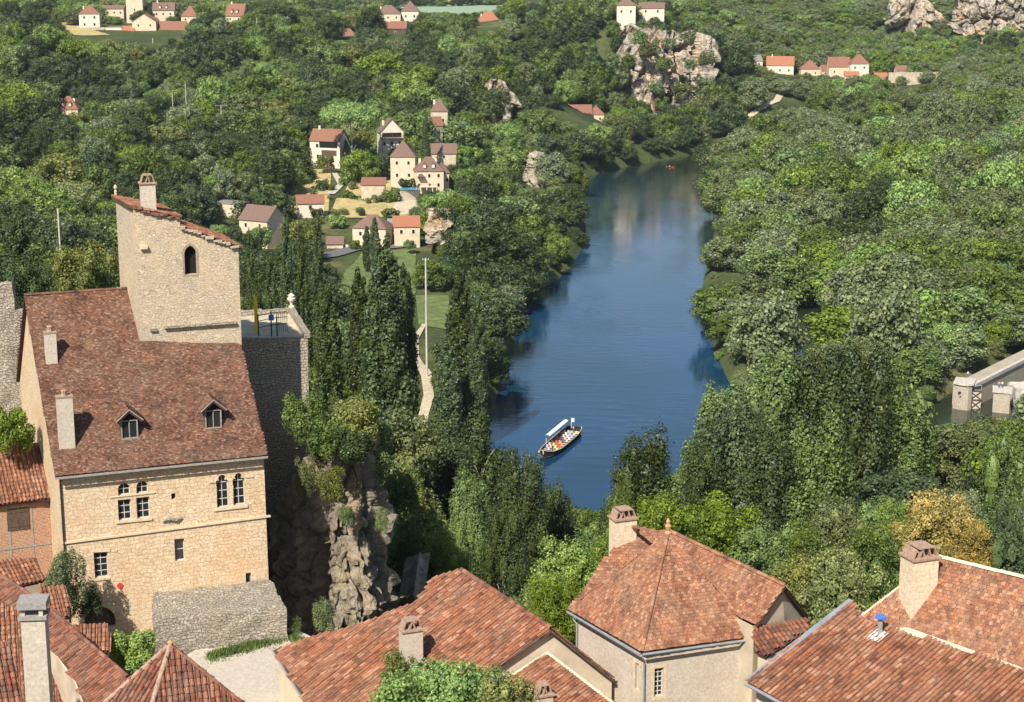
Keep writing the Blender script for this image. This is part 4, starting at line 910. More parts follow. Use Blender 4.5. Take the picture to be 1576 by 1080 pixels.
g3, P3, pl3 = small_roof('small_house', 'tiny shed with a square red tile roof in front of the dark archway', ((110,1007),(170,1003)), 70, 26, [(93,962),(166,958),(170,1003),(111,1007)], 'canal', 'tile_red', 'render_wall', 68.6)
mb = MB(); c = WD(147,1022,hit(147,1003,pl3).y+.2); mb.box(Vector((c.x,c.y,67.5)), (.95,.9,3.4), AL); mb.build('white_pier', M['render_wall'], g3, True)
small_roof('long_roofed_house', 'long dark brown roof running down beside the tall chimney', ((30,905),(196,1042)), 73, 30, [(-10,880),(30,905),(72,935),(196,1042),(190,1100),(150,1140),(115,1045),(70,985),(30,940),(-10,925)], 'canal', 'tile_dark', rid=[(0,1),(1,2),(2,3)], seed=4)
small_roof('low_red_house', 'low house with a patched red tile roof behind the tall chimney', ((0,1100),(130,1085)), 69.5, 24, [(-20,925),(30,940),(78,990),(118,1050),(160,1150),(-20,1160)], 'canal', 'tile_red', seed=7)
small_roof('corner_house', 'dark tiled roof corner cut off by the lower left edge', ((-10,1120),(50,1110)), 74, 34, [(-40,975),(12,990),(48,1120),(-40,1130)], 'canal', 'tile_dark', seed=8)
# tall chimney, foreground left
ch = empty('tall_chimney', WD(57,1100,66), label='tall square cream chimney with a flat grey cap in the lower left', cat='chimney')
p = WD(56, 1000, 66); zt = WD(56, 948, 66).z; mb = MB(); mb.box((p.x, p.y, (zt+60)/2), (.95,.8,zt-60), .1); mb.build('stack', M['render_wall'], ch, True)
mb = MB(); mb.box((p.x,p.y,zt+.07), (1.12,.98,.14), .1); mb.build('collar', M['greywood'], ch, True)
for sx in (-1,1):
    for sy in (-1,1): mb = MB(); mb.box((p.x+sx*.36,p.y+sy*.28,zt+.32), (.16,.16,.36), .1); mb.build('pillar', M['render_wall'], ch, True)
mb = MB(); mb.box((p.x,p.y,zt+.6), (1.15,1.0,.3), .1); mb.build('cap', M['greywood'], ch, True)
# pyramid roof bottom centre-left
hH = empty('pyramid_roofed_house', WZ(260,1100,67), label='brown pyramid roof with pale ridge tiles at the bottom edge beside the gravel yard', cat='house')
apx, lc, mc, rc = WZ(262,993,77.5), WZ(120,1120,74), WZ(205,1180,73.5), WZ(430,1130,74); bc = rc + (lc - mc)
for i, P in enumerate(([apx,lc,mc],[apx,mc,rc],[apx,rc,bc],[apx,bc,lc])): tiles('roof', P, 'canal', 'tile_dark', hH, seed=i+20)
ridge(apx, mc, 'captile', hH, .12); ridge(apx, lc, 'captile', hH, .12); ridge(apx, rc, 'tile_dark', hH, .1); skirt(hH, [lc,mc,rc,bc], 62, 'far_stone')
mb = MB(); mb.lathe(apx, [(.14,0),(.16,.15),(.05,.25),(0,.3)], 8); mb.build('finial', M['gold'], hH, True, True)
# ---------------------------------------------------------------- houses across the valley
PROT = []     # (x0, y0, x1, y1, distance): clearings in the woods that leave the houses in view
TREEZ = []
def far_house(name, label, x0, x1, ye, yr, yb, D, d=8, roof='gable', wall='far_cream', rmat='far_terracotta', yaw=0, cols=3, rows=1, chim=0, cat='house', grp=None, dorm=0, ov=.4, extra=None):
    cx = (x0 + x1) / 2; k = D / F; w = (x1 - x0) * k; yw = math.radians(yaw); w = max(3, (w - abs(math.sin(yw)) * d * .6))
    P = WD(cx, (ye + yb) / 2, D); g = float(gz(P.x, D)); ze = WD(cx, ye, D).z; zr = WD(cx, yr, D).z
    g = min(g, WD(cx, yb, D).z, ze - 2.2); h = ze - g; rh = max(.3, zr - ze)
    if roof != 'flat': rh = rh * 1.0
    o = empty(name, (P.x, D, g), yw, label, cat, grp)
    m = MB(); X = w / 2
    m.box((0, d/2, h/2 - .5), (w, d, h + 1))
    if roof == 'gable':
        for s in (-1, 1): f = [(s*X, 0, h), (s*X, d, h), (s*X, d/2, h + rh)]; m.face(f if s > 0 else f[::-1])
    if roof == 'front':
        for y in (0, d): f = [(-X, y, h), (X, y, h), (0, y, h + rh)]; m.face(f if y == 0 else f[::-1])
    m.build('wall', M[wall], o)
    r = MB(); a, b = X + ov, ov; t = .12
    def slab(pts): r.face(pts); r.face([(p[0], p[1], p[2] - t) for p in pts][::-1]); [r.face([pts[i-1], (pts[i-1][0], pts[i-1][1], pts[i-1][2]-t), (pts[i][0], pts[i][1], pts[i][2]-t), pts[i]]) for i in range(len(pts))]
    e = rh * ov / (d / 2); z0 = h + .1
    if roof == 'gable':
        slab([(-a, -b, z0 - e), (a, -b, z0 - e), (a, d/2, z0 + rh), (-a, d/2, z0 + rh)]); slab([(a, d + b, z0 - e), (-a, d + b, z0 - e), (-a, d/2, z0 + rh), (a, d/2, z0 + rh)])
    elif roof == 'front':
        e = rh * ov / X
        slab([(-a, -b, z0 - e), (0, -b, z0 + rh), (0, d + b, z0 + rh), (-a, d + b, z0 - e)]); slab([(a, -b, z0 - e), (a, d + b, z0 - e), (0, d + b, z0 + rh), (0, -b, z0 + rh)])
    elif roof in ('hip', 'pyr'):
        q = 0 if roof == 'pyr' or w < d else (w - d) / 2 * .9; q2 = 0 if roof == 'pyr' or w >= d else (d - w)/2
        c = [(-a, -b, z0 - .2), (a, -b, z0 - .2), (a, d + b, z0 - .2), (-a, d + b, z0 - .2)]; A, B = (-q, d/2 - q2, z0 + rh), (q, d/2 + q2, z0 + rh)
        if q: fs = ([c[0], c[1], B, A], [c[1], c[2], B], [c[2], c[3], A, B], [c[3], c[0], A])
        elif q2: fs = ([c[0], c[1], A], [c[1], c[2], B, A], [c[2], c[3], B], [c[3], c[0], A, B])
        else: fs = ([c[0], c[1], A], [c[1], c[2], A], [c[2], c[3], A], [c[3], c[0], A])
        for f in fs: r.face(f)
        r.face(c[::-1])
    elif roof == 'shed': slab([(-a, -b, z0 - .2), (a, -b, z0 - .2), (a, d + b, z0 + rh), (-a, d + b, z0 + rh)])
    else: r.box((0, d/2, h + .12), (w + .3, d + .3, .25))
    ro = r.build('roof', M[rmat], o)
    for i in range(chim):
        c = MB(); cxx = (-.6 + 1.1 * i) * X; zc = z0 + (rh if roof in ('gable',) else rh * .6); c.box((cxx, d/2, zc + .2), (.9, .7, 2.2)); q = c.build('chimney', M['far_white'], o)
        q.parent = ro
    for i in range(dorm):
        dx = (i - (dorm - 1) / 2) * w * .3; c = MB(); zd = z0 + rh * .3
        c.box((dx, d*.1 + .1, zd + .3), (1.1, 1.8, 1.5)); q = c.build('dormer', M['far_white'], o); q.parent = ro
        c = MB(); A = (dx - .8, d*.1 - 1, zd + 1.05); B = (dx + .8, d*.1 - 1, zd + 1.05); C = (dx, d*.1 - 1, zd + 1.9); k_ = 3.2
        c.face([A, C, (C[0], C[1]+k_, C[2]), (A[0], A[1]+k_, A[2])]); c.face([C, B, (B[0], B[1]+k_, B[2]), (C[0], C[1]+k_, C[2])]); c.face([A, B, C]); q = c.build('dormer_roof', M[rmat], o); q.parent = ro
    if cols:
        vis = min(h, (yb - ye) * k); rows = rows if vis > 3.0 * rows else 1
        for rr in range(rows):
            for i in range(cols):
                wx = -X + w * (i + .5) / cols + random.uniform(-.2, .2); wz = h - min(vis, h) * (rr + .5) / rows; ww, hh_ = .95, min(1.35, vis * .5 / rows)
                c = MB(); c.box((wx, -.02, wz), (ww + .3, .1, hh_ + .3)); q = c.build('window', M['far_white' if wall != 'far_white' else 'greywood'], o)
                p = MB(); p.box((wx, -.06, wz), (ww, .06, hh_)); pp = p.build('pane', M['glass'], o); pp.parent = q
        if d > 5:
            c = MB(); c.box((-X - .02, d*.5, h - min(vis, h) * .5), (.1, 1.2, 1.6)); q = c.build('window', M['far_white'], o); p = MB(); p.box((-X - .06, d*.5, h - min(vis, h)*.5), (.06, .9, 1.3)); pp = p.build('pane', M['glass'], o); pp.parent = q
    if extra: extra(o, w, d, h, rh)
    PROT.append((x0 - 1, yr - 1, x1 + 1, yb - 1, D)); TREEZ.append((P.x, D + d/2, max(w, d) * .62 + 2))
    return o
def balcony(o, w, d, h, rh):
    z = h - 2.6; m = MB(); m.box((0, -1.0, z), (w*.92, 2.0, .2)); m.build('balcony', M['wood'], o)
    rl_ = MB(); rl_.box((0, -1.95, z + 1.0), (w*.92, .08, .1)); [rl_.box((x, -1.95, z + .5), (.06, .06, 1.0)) for x in np.linspace(-w*.45, w*.45, 14)]; rl_.build('railing', M['wood'], o)
    for s in (-1, 0, 1): p = MB(); p.box((s*w*.44, -1.9, h/2), (.2, .2, h)); p.build('post', M['wood'], o)
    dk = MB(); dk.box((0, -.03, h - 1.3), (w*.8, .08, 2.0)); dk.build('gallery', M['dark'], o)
def loggia(o, w, d, h, rh):
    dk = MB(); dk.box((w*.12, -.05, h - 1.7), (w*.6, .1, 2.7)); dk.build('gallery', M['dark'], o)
    dk = MB(); dk.box((w*.14, -.05, h - 5.2), (w*.5, .1, 2.3)); dk.build('cellar_opening', M['wood'], o)
def terrace(o, w, d, h, rh):
    m = MB(); m.box((-w*.05, -1.3, h*.42), (w*.6, 2.6, .25)); m.build('balcony', M['far_white'], o)
    r_ = MB(); r_.box((-w*.05, -2.5, h*.42 + 1), (w*.6, .06, .1)); [r_.box((-w*.05 + x, -2.5, h*.42 + .5), (.06, .06, 1)) for x in np.linspace(-w*.29, w*.29, 12)]; r_.build('railing', M['red'], o)
    for x in (-.3, -.1, .1, .25): p = MB(); p.box((w*x, -2.4, h*.2), (.3, .3, h*.42)); p.build('post', M['far_white'], o)
    g = MB(); g.box((-w*.28, -1.2, h*.8), (w*.26, 2.4, .15)); g.face([(-w*.42,-2.6,h*.8),(-w*.14,-2.6,h*.8),(-w*.28,-2.6,h*.8+1.6)]); g.build('porch_gable', M['far_brown'], o)
FH = far_house
FH('manor_tower','square cream tower with a pointed brown roof, left end of the hillside manor',601,639,241,217,279,712,9,'pyr','far_cream','far_brown',0,2,2,cat='tower')
FH('manor_house','big cream manor with brown roof, two dormers and a red railed balcony',637,684,263,243,292,705,9,'hip','far_cream','far_brown',6,3,2,2,dorm=2,extra=terrace)
FH('manor_wing','lower right wing of the cream manor with a dark hipped roof',676,694,266,252,288,711,7,'hip','far_cream','far_brown',20,2,1)
FH('gallery_house','pale house with a terracotta roof and dark open gallery, left of the umbrella pine',472,528,216,200,249,742,9,'gable','far_white','far_terracotta',-18,2,2,1,extra=loggia)
FH('chalet','brown gabled chalet with a dark timber balcony, right of the umbrella pine',583,624,203,183,238,752,8,'front','far_white','far_brown',14,3,1,1,extra=balcony)
FH('tower_house','tall stone tower house with a steep pointed brown roof, beside the slim cypress',663,689,171,151,226,800,8,'pyr','far_stone','far_brown',0,2,2,1,cat='tower')
FH('small_house','small house with a reddish roof in front of the pointed tower house',664,684,192,180,215,790,5,'gable','far_stone','far_terracotta',25,1)
FH('barn','low stone barn with a broad grey brown roof right of the cypress',664,702,235,222,247,748,7,'gable','far_stone','far_brown',3,1)
FH('bungalow','cream bungalow with a hipped brown roof above the valley road',538,598,351,333,369,610,9,'hip','far_cream','far_brown',-14,2)
FH('orange_roofed_house','small house with a bright orange roof right of the cream bungalow',606,647,348,336,365,612,6,'shed','far_cream','far_orange',6,2,extra=None)
FH('annex','grey roofed annex between the bungalow and the bright orange roof',597,612,345,338,362,622,5,'gable','far_white','far_greyroof',0,1)
FH('gabled_house','white house with a dark red roof, gable turned to the right, above the poplars',356,423,338,319,356,600,11,'gable','far_cream','far_brown',-28,2,1,0)
FH('flat_roofed_house','cream flat roofed block on the slope behind the white gabled house',320,377,314,309,336,650,9,'flat','far_cream','far_greyroof',-20,2)
FH('small_house','small white house with a short terracotta roof above the poplar tops',456,500,312,301,326,655,6,'gable','far_white','far_terracotta',10,1)
FH('shed','low brown roofed shed next to the white parked car',503,528,374,365,384,606,4,'gable','far_stone','far_brown',0,0)
FH('shed','terracotta roofed shed half hidden in garden trees below the chalet',556,592,284,276,296,690,6,'shed','far_stone','far_terracotta',0,0)
FH('red_roofed_house','lone house with a steep dusty red roof in the left woods',86,120,168,149,181,850,9,'hip','far_cream','far_terracotta',0,2,1,2,dorm=2)
FH('riverside_house','long pale house with two terracotta roofs above the river trees',866,912,176,162,191,1030,10,'gable','far_white','far_terracotta',5,5,1,1)
FH('riverside_annex','hipped right end of the long pale riverside house',905,930,176,164,189,1033,9,'hip','far_cream','far_terracotta',0,2)
FH('cliff_foot_house','tiny steep red roof pressed against the foot of the gorge cliff',1003,1019,169,148,178,1075,6,'gable','far_stone','far_terracotta',30,0)
FH('cliff_tower','pale tower house with a brown roof perched on top of the gorge cliff',950,978,8,-6,26,1118,9,'pyr','far_white','far_brown',0,2,3,cat='tower')
FH('cliff_house','white house on the cliff top just right of the pale tower',984,1022,12,4,22,1140,7,'gable','far_white','far_brown',0,2)
V = 'houses of the upper left village'
FH('village_house','tall white house with a red pointed roof, left end of the upper village',121,154,21,7,42,1145,13,'hip','far_white','far_terracotta',8,2,2,1,grp=V)
FH('village_barn','long low stone building behind the tall white village house',152,190,13,8,25,1200,8,'gable','far_cream','far_brown',0,4,grp=V)
FH('village_tower','big square cream tower block at the top of the upper village',194,219,-10,-12,22,1185,10,'flat','far_cream','far_brown',0,1,2,grp=V,cat='tower')
FH('village_house','brown roofed house with dormers at the heart of the upper village',235,268,15,4,27,1180,10,'gable','far_cream','far_brown',4,3,1,1,grp=V,dorm=2)
FH('village_house','broad cream gabled house facing the valley, with three small windows',204,240,33,21,56,1140,12,'front','far_cream','far_terracotta',0,2,2,grp=V)
FH('village_barn','long terracotta roof joined to the right of the broad cream gable',241,285,48,33,58,1142,11,'gable','far_cream','far_terracotta',0,2,grp=V)
FH('village_house','low bright red roofed house left of the broad cream gable',188,206,48,40,57,1138,7,'gable','far_cream','far_orange',0,1,grp=V)
FH('flat_roofed_house','pale flat grey roofed block left of the low bright red roof',163,187,42,39,53,1139,8,'flat','far_white','far_greyroof',0,0,grp=V)
FH('village_house','square stone house with a tall pointed red brown roof in the upper village',279,304,25,8,34,1180,10,'pyr','far_cream','far_terracotta',0,2,grp=V)
FH('village_house','steep dusty red roofed house with dormers, right end of the upper village',345,376,24,6,34,1170,12,'gable','far_cream','far_terracotta',-12,2,1,1,grp=V,dorm=2)
FH('hut','tiny white gabled hut below the tall white village house',103,116,55,49,59,1135,5,'front','far_white','far_greyroof',0,0,grp=V)
FH('hut','little yellow cream gabled hut under the retaining wall',170,186,58,53,67,1120,6,'front','far_cream','far_terracotta',0,1,grp=V)
FH('shed','low brown roof in front of the broad cream gable',214,246,61,57,68,1118,7,'gable','far_stone','far_brown',0,0,grp=V)
FH('village_house','orange roofed house seen between trees, left of the two brown roofed houses',514,549,56,44,62,1144,9,'hip','far_cream','far_terracotta',0,2)
FH('open_barn','small barn with a red roof and dark open front',592,625,43,33,57,1150,8,'gable','wood','far_terracotta',0,1,chim=1)
FH('farmhouse','brown roofed farmhouse below the pale field',578,616,21,8,32,1190,12,'hip','far_cream','far_brown',0,3,1,1)
FH('farm_tower','pointed brown roof of a square dovecote right of the farmhouse',618,644,17,1,32,1195,9,'pyr','far_white','far_brown',0,2,cat='tower')
FH('lone_house','lone white house with an orange hipped roof at the wood edge below the ripe field',734,773,35,18,47,1290,12,'hip','far_white','far_orange',10,3,1,1)
V = 'hamlet houses under the right hand hills'
FH('hamlet_house','grey gabled hamlet house at the left end of the row',1147,1177,93,85,104,1300,9,'gable','far_white','far_greyroof',20,2,grp=V)
FH('hamlet_house','hamlet house with a long bright orange roof, second from the left',1179,1222,100,87,116,1290,12,'gable','far_white','far_orange',-8,3,1,1,grp=V)
FH('hamlet_house','low hamlet house with a small pyramid shaped red roof',1233,1262,106,92,118,1285,10,'pyr','far_cream','far_terracotta',0,2,grp=V)
FH('hamlet_house','hamlet house with a wide dark red roof beside the white square tower',1276,1308,102,88,118,1285,11,'gable','far_cream','far_terracotta',0,2,grp=V)
FH('hamlet_tower','square white hamlet tower with a hipped red roof',1309,1337,98,84,121,1278,11,'hip','far_white','far_terracotta',0,2,2,grp=V,cat='tower')
FH('hamlet_house','tiny orange roofed house at the right end of the hamlet',1347,1366,119,112,125,1272,7,'gable','far_cream','far_orange',0,1,grp=V)
FH('hamlet_house','small cream hamlet house between the pyramid roof and the wide dark red roof',1264,1276,108,100,117,1300,7,'gable','far_cream','far_terracotta',15,1,grp=V)
FH('hamlet_house','low tan hamlet house with a flat terrace in front of the white square tower',1300,1322,116,110,126,1262,6,'gable','far_cream','far_orange',-5,2,grp=V)
FH('hamlet_house','little stone hamlet house half way along the pale retaining wall',1380,1398,108,101,116,1275,7,'gable','far_stone','far_terracotta',8,1,grp=V)
def stone_bank(name, label, x0, x1, y0, y1, D, mat='far_cream', dy=0):
    a, b = WD(x0, y0, D), WD(x1, y0 + dy, D + 6); g = WD(x0, y1, D).z; m = MB(); m.box((0, 0, 0), ((b-a).length, 1.2, a.z - g + 3))
    o = empty(name, ((a.x+b.x)/2, (a.y+b.y)/2, g), math.atan2(b.y-a.y, b.x-a.x), label, 'wall'); q = m.build('stonework', M[mat], o); q.location = (0, 0, (a.z-g-3)/2)
    c = MB(); n = int((b-a).length/2.2)
    for i in range(n): c.box((-(b-a).length/2 + (i+.5)*(b-a).length/n, 0, a.z - g + .1), ((b-a).length/n*1.05, 1.4, .22 + random.random()*.3))
    c.build('coping', M['far_stone'], o); PROT.append((x0, min(y0, y0+dy), x1, y1, D))
stone_bank('retaining_wall','long cream retaining wall below the tall white village house',124,162,43,51,1136)
stone_bank('retaining_wall','pale stone retaining wall ending the hamlet row on the right',1368,1444,112,133,1240,'far_stone')
stone_bank('retaining_wall','low cream wall below the small open barn',612,647,56,62,1140)
stone_bank('pool_wall','white terrace wall of a swimming pool in front of the manor',616,643,295,302,690,'far_white')
pw = MB(); a = WD(615,292,694); b = WD(642,292,694); zt = WD(615,294,690).z + .4; pw.face([(a.x,690.8,zt),(b.x,690.8,zt),(b.x,697,zt),(a.x,697,zt)])
tag(pw.build('swimming_pool', simple('pool_water', (0.1,0.42,0.62), 0.1, 0.05)), 'narrow bright blue swimming pool below the manor', 'pool')
# ---------------------------------------------------------------- poles
def pole(label, px, yb, yt, D, r=.16, arm=0, mat='concrete', name='utility_pole', gr='utility poles in the valley'):
    t_ = WD(px, yt, D); b_ = WD(px, yb, D); z = min(float(gz(t_.x, D)), b_.z); o = empty(name, (t_.x, D, z), 0, label, 'pole', gr); m = MB(); m.tube([(0,0,-.3),(0,0,t_.z-z)], [r, r*.7], 8); m.build('mast', M[mat], o)
    if arm:
        m = MB(); m.box((0,0,t_.z-z-.4), (arm,.15,.15)); m.build('crossarm', M['greywood'], o)
        for k in (-.45, 0, .45): m = MB(); m.lathe((arm*k,0,t_.z-z-.33), [(.05,0),(.09,.1),(.05,.25),(0,.28)], 6); m.build('insulator', M['white'], o)
    PROT.append((px-2, yt, px+2, yb, D))
pole('tall pale concrete pole standing on the river meadow beside the poplars', 655, 486, 397, 418, .28, 1.5)
pole('thick white pole rising behind the brown roofed house', 89, 372, 321, 300, .22, 0)
pole('thin pole beside the forest clearing', 285, 176, 125, 860, .22, 0); pole('thin pole just left of the forest clearing pole', 265, 182, 142, 830, .22, 0)
pole('wooden pole with a crossarm in the left woods', 340, 190, 161, 800, .25, 5.5); pole('slim pole below the red dormered house of the upper village', 395, 62, 27, 1100, .28, 0)
pole('pole beside the low brown roof of the upper village', 235, 76, 58, 1090, .3, 0); pole('white topped pole on the wood edge near the forest road', 495, 112, 92, 950, .3, 0)
# ---------------------------------------------------------------- parked cars
def car(label, px, py, rz, col, cm):
    P = hitT(px, py); o = empty('parked_car', P + Vector((0,0,.05)), rz, label, 'car')
    prof = [(-2.1,.35),(-2.15,.8),(-1.9,.95),(-1.3,1.0),(-.8,1.42),(.7,1.45),(1.35,.98),(2.05,.85),(2.15,.4)]
    m = MB(); A = [(x,-.85,z) for x,z in prof]; B = [(x,.85,z) for x,z in prof]; m.face(A[::-1][::1]); m.face(B[::-1]); n = len(A)
    for i in range(n): m.face([A[i-1], A[i], B[i], B[i-1]])
    m.build('body', M[cm], o); g = MB(); [g.box((-.05,s*.86,1.2), (1.7,.03,.3)) for s in (-1,)]; g.build('side_window', M['glass'], o)
    g = MB(); g.face([(.75,-.75,1.43),(.75,.75,1.43),(1.34,.75,1.02),(1.34,-.75,1.02)]); g.build('windscreen', M['glass'], o)
    for x in (-1.3,1.35):
        for s in (-1,1):
            t_ = MB(); t_.tube([(x,s*.7,.33),(x,s*.9,.33)], .33, 12); w = t_.build('wheel', M['metal_dark'], o)
    PROT.append((px-10, py-8, px+10, py+3, P.y - 8))
M['silver'] = simple('silver_paint', (.55,.57,.6), .3, .05, Metallic=.3)
car('white car parked at the roadside by the small brown shed', 541, 381, .3, None, 'white'); car('silver car parked in the forest clearing', 228, 183, 2.9, None, 'silver'); 
# ---------------------------------------------------------------- lock and weir
lock = empty('lock_pier', WZ(1480,628,0), label='cream stone lock pier with dark blue marker boards at the head of the weir', cat='pier')
z6 = 6.2; a = WZ(1466,594,z6); b = WZ(1494,604,z6)
A = WZ(1466,628,0); B = WZ(1494,631,0); off = Vector((2.2,5.2,0))
plan = [(A.x,A.y),(A.x+1.2,A.y-1.4),(B.x-1,B.y-.6),(B.x,B.y),(B.x+off.x,B.y+off.y),(A.x+off.x,A.y+off.y)]
mb = MB(); mb.prism(plan, -2, z6); mb.build('stonework', M['lockstone'], lock, True)
mb = MB(); mb.prism([(p[0]*1.0, p[1]) for p in [(x+(.3 if i in (3,4) else -.3), y+(.3 if i>3 else -.3)) for i,(x,y) in enumerate(plan)]], z6+.003, z6+.35); mb.build('coping', M['concrete'], lock, True)
for k in range(2): mb = MB(); mb.box((A.x+1.9, A.y-1.45, 4.3-k*1.0), (2.4-.9*k,.1,.5), .12); mb.build('marker_board', simple('navy_paint', (.02,.02,.08), .5) if k == 0 else bpy.data.materials['navy_paint'], lock, True)
we = empty('weir_wall', WZ(1520,600,0), label='long pale stone weir wall with a walkway, running from the lock pier to the right edge', cat='wall')
W1, W2 = WZ(1500,596,5.2), WZ(1680,505,5.2); dW = (W2-W1).normalized(); nW = Vector((-dW.y, dW.x, 0)); plan = [W1, W2, W2+nW*5.5, W1+nW*5.5]
mb = MB(); mb.prism([(p.x,p.y) for p in ccw(plan)], -2, 5.2); mb.build('stonework', M['lockstone'], we, True)
pp = [W1-nW*.3, W2-nW*.3, W2+nW*.7, W1+nW*.7]; mb = MB(); mb.prism([(p.x,p.y) for p in ccw(pp)], 5.203, 6.1); mb.build('parapet', M['concrete'], we, True)
p2r = empty('lock_pier', WZ(1540,635,0), label='shorter cream stone pier right of the cross braced lock gate, people on top', cat='pier')
A2, B2 = WZ(1527,634,0), WZ(1553,637,0); plan = [(A2.x,A2.y),(B2.x,B2.y),(B2.x+1.5,B2.y+5),(A2.x+1.5,A2.y+5)]; mb = MB(); mb.prism(plan, -2, 5.0); mb.build('stonework', M['lockstone'], p2r, True)
mb = MB(); mb.prism([(A2.x-.3,A2.y-.3),(B2.x+.3,B2.y-.3),(B2.x+1.8,B2.y+5.3),(A2.x+1.2,A2.y+5.3)], 5.003, 5.4); mb.build('coping', M['concrete'], p2r, True)
blk = empty('stone_block_wall', WZ(1575,640,0), label='big cream stone block at the right edge beyond the lock piers', cat='wall'); A3 = WZ(1562,626,0); rubble_block([(A3.x,A3.y),(A3.x+9,A3.y+2),(A3.x+8,A3.y+8),(A3.x-.5,A3.y+6)], -2, 4.6, 'stonework', 'concrete', blk, sub=6, amp=.3)
gt = empty('lock_gate', WZ(1503,624,0), label='wooden lock gate with crossed braces between the two stone piers', cat='gate'); g0 = B + Vector((.1,1.5,0)); g1 = A2 + Vector((-.3,3.0,0)); g1 = g0.lerp(g1, .6)
dG = (g1-g0); LG = dG.length; rg = math.atan2(dG.y, dG.x); nG = Vector((math.sin(rg), -math.cos(rg), 0))
mb = MB(); mb.box((g0+g1)/2 + ZUP*2.0 - nG*.1, (LG,.12,5.4), rg); mb.build('planks', M['concrete'], gt, True)
for z in (-.2, 2.2, 4.5): mb = MB(); mb.box((g0+g1)/2 + ZUP*z + nG*.06, (LG,.18,.3), rg); mb.build('rail', M['wood'], gt, True)
for za, zb in ((0,2.1),(2.3,4.4)):
    for s in (0, 1): mb = MB(); mb.tube([g0 + nG*.12 + ZUP*(za if s else zb), g1 + nG*.12 + ZUP*(zb if s else za)], .13, 4); mb.build('brace', M['wood'], gt, True)
mb = MB(); mb.tube([g0 + ZUP*5.8, g1 + ZUP*5.8], .1, 5); mb.tube([g0 + ZUP*4.6, g0 + ZUP*5.9], .08, 5); mb.tube([g1 + ZUP*4.6, g1 + ZUP*5.9], .08, 5); mb.build('handrail', M['greywood'], gt, True)
PROT.append((1462,580,1576,636,400)); PROT.append((1505,545,1576,600,420))
# ---------------------------------------------------------------- people: one continuous skinned body each
SK = simple('skin', (.52,.31,.22), .6, .05); HR = simple('dark_hair', (.05,.035,.025), .7, .1)
_t = NT('shirt_cloth'); SH = _t.principled(_t.n('ShaderNodeObjectInfo').outputs['Color'], .85); TR = simple('trouser_cloth', (.08,.09,.13), .9, .3)
def person_mesh(pose):
    if pose == 'sit': J = dict(pel=(0,0,.5), ch=(0,-.02,.95), nk=(0,0,1.12), hd=(0,.03,1.24), tp=(0,.02,1.36), kl=(-.13,.45,.5), al=(-.13,.48,.06), fl=(-.13,.62,.03), kr=(.13,.45,.5), ar=(.13,.48,.06), fr=(.13,.62,.03),
        sl=(-.19,0,1.04), el=(-.25,.05,.76), hl=(-.15,.28,.62), sr=(.19,0,1.04), er=(.25,.05,.76), hr=(.15,.28,.62))
    else: J = dict(pel=(0,0,.92), ch=(0,0,1.32), nk=(0,0,1.48), hd=(0,.02,1.6), tp=(0,.01,1.72), kl=(-.11,.03,.48), al=(-.12,0,.08), fl=(-.12,.16,.03), kr=(.11,.06,.48), ar=(.12,.04,.08), fr=(.12,.2,.03),
        sl=(-.19,0,1.42), el=(-.27,0,1.14), hl=(-.26,.08,.9), sr=(.19,0,1.42), er=(.27,.02,1.14), hr=(.22,.16,.94))
    R = dict(pel=.15, ch=.155, nk=.06, hd=.1, tp=.07, kl=.065, al=.045, fl=.04, kr=.065, ar=.045, fr=.04, sl=.065, el=.045, hl=.035, sr=.065, er=.045, hr=.035)
    N = list(J); E_ = [('pel','ch'),('ch','nk'),('nk','hd'),('hd','tp'),('pel','kl'),('kl','al'),('al','fl'),('pel','kr'),('kr','ar'),('ar','fr'),('ch','sl'),('sl','el'),('el','hl'),('ch','sr'),('sr','er'),('er','hr')]
    me = bpy.data.meshes.new('body_cage'); me.from_pydata([J[n] for n in N], [(N.index(a), N.index(b)) for a, b in E_], []); ob = bpy.data.objects.new('body_cage', me); COL.objects.link(ob)
    sk = ob.modifiers.new('s', 'SKIN'); sv = me.skin_vertices[0].data
    for n, v in zip(N, sv): v.radius = (R[n],)*2
    sv[0].use_root = True; ob.modifiers.new('u', 'SUBSURF').levels = 1
    dg = bpy.context.evaluated_depsgraph_get(); out = bpy.data.meshes.new_from_object(ob.evaluated_get(dg)); bpy.data.objects.remove(ob)
    out.name = 'person_' + pose
    for m in (SK, SH, TR): out.materials.append(m)
    for p in out.polygons:
        c = p.center; zt_ = J['nk'][2] - .02; arm = abs(c.x) > .22 and c.z < J['sl'][2] - .12
        p.material_index = 0 if c.z > zt_ or (arm and c.z < J['el'][2]+.02) else 1 if c.z > J['pel'][2] + .04 else 2 if c.z > .3 or pose == 'stand' and c.z > .1 else 0
        p.use_smooth = True
    h = MB(); x, y, z = J['hd']; h.lathe((x, y-.015, z-.02), [(.105,0),(.115,.06),(.1,.12),(.06,.16),(0,.175)], 10); hm = h.mesh('hair', HR, True)
    return out, hm
PMS = {k: person_mesh(k) for k in ('sit', 'stand')}
def person(label, loc, rz, col, pose='sit', grp=None):
    o = empty('person', loc, rz, label, 'person', grp); b = mobj('body', PMS[pose][0], o); b.color = (*col, 1); mobj('hair', PMS[pose][1], o); return o
for px_, z_, yo, col, lb in ((1537,5.4,2.5,(.6,.3,.28),'person in a pink top standing on the shorter lock pier, left one of two'),(1542,5.4,2.6,(.65,.6,.55),'person in a pale top standing on the shorter lock pier, right one of two')):
    q = WD(px_, 600, A2.y + yo); person(lb, (q.x, A2.y + yo, z_), 3.0, col, 'stand', 'people on the lock')
q = WD(1492, 590, A.y + 5); person('person in a light blue shirt standing on the lock pier with the marker boards', (q.x-.6, A.y+4.6, 6.55), 2.6, (.35,.45,.8), 'stand', 'people on the lock')
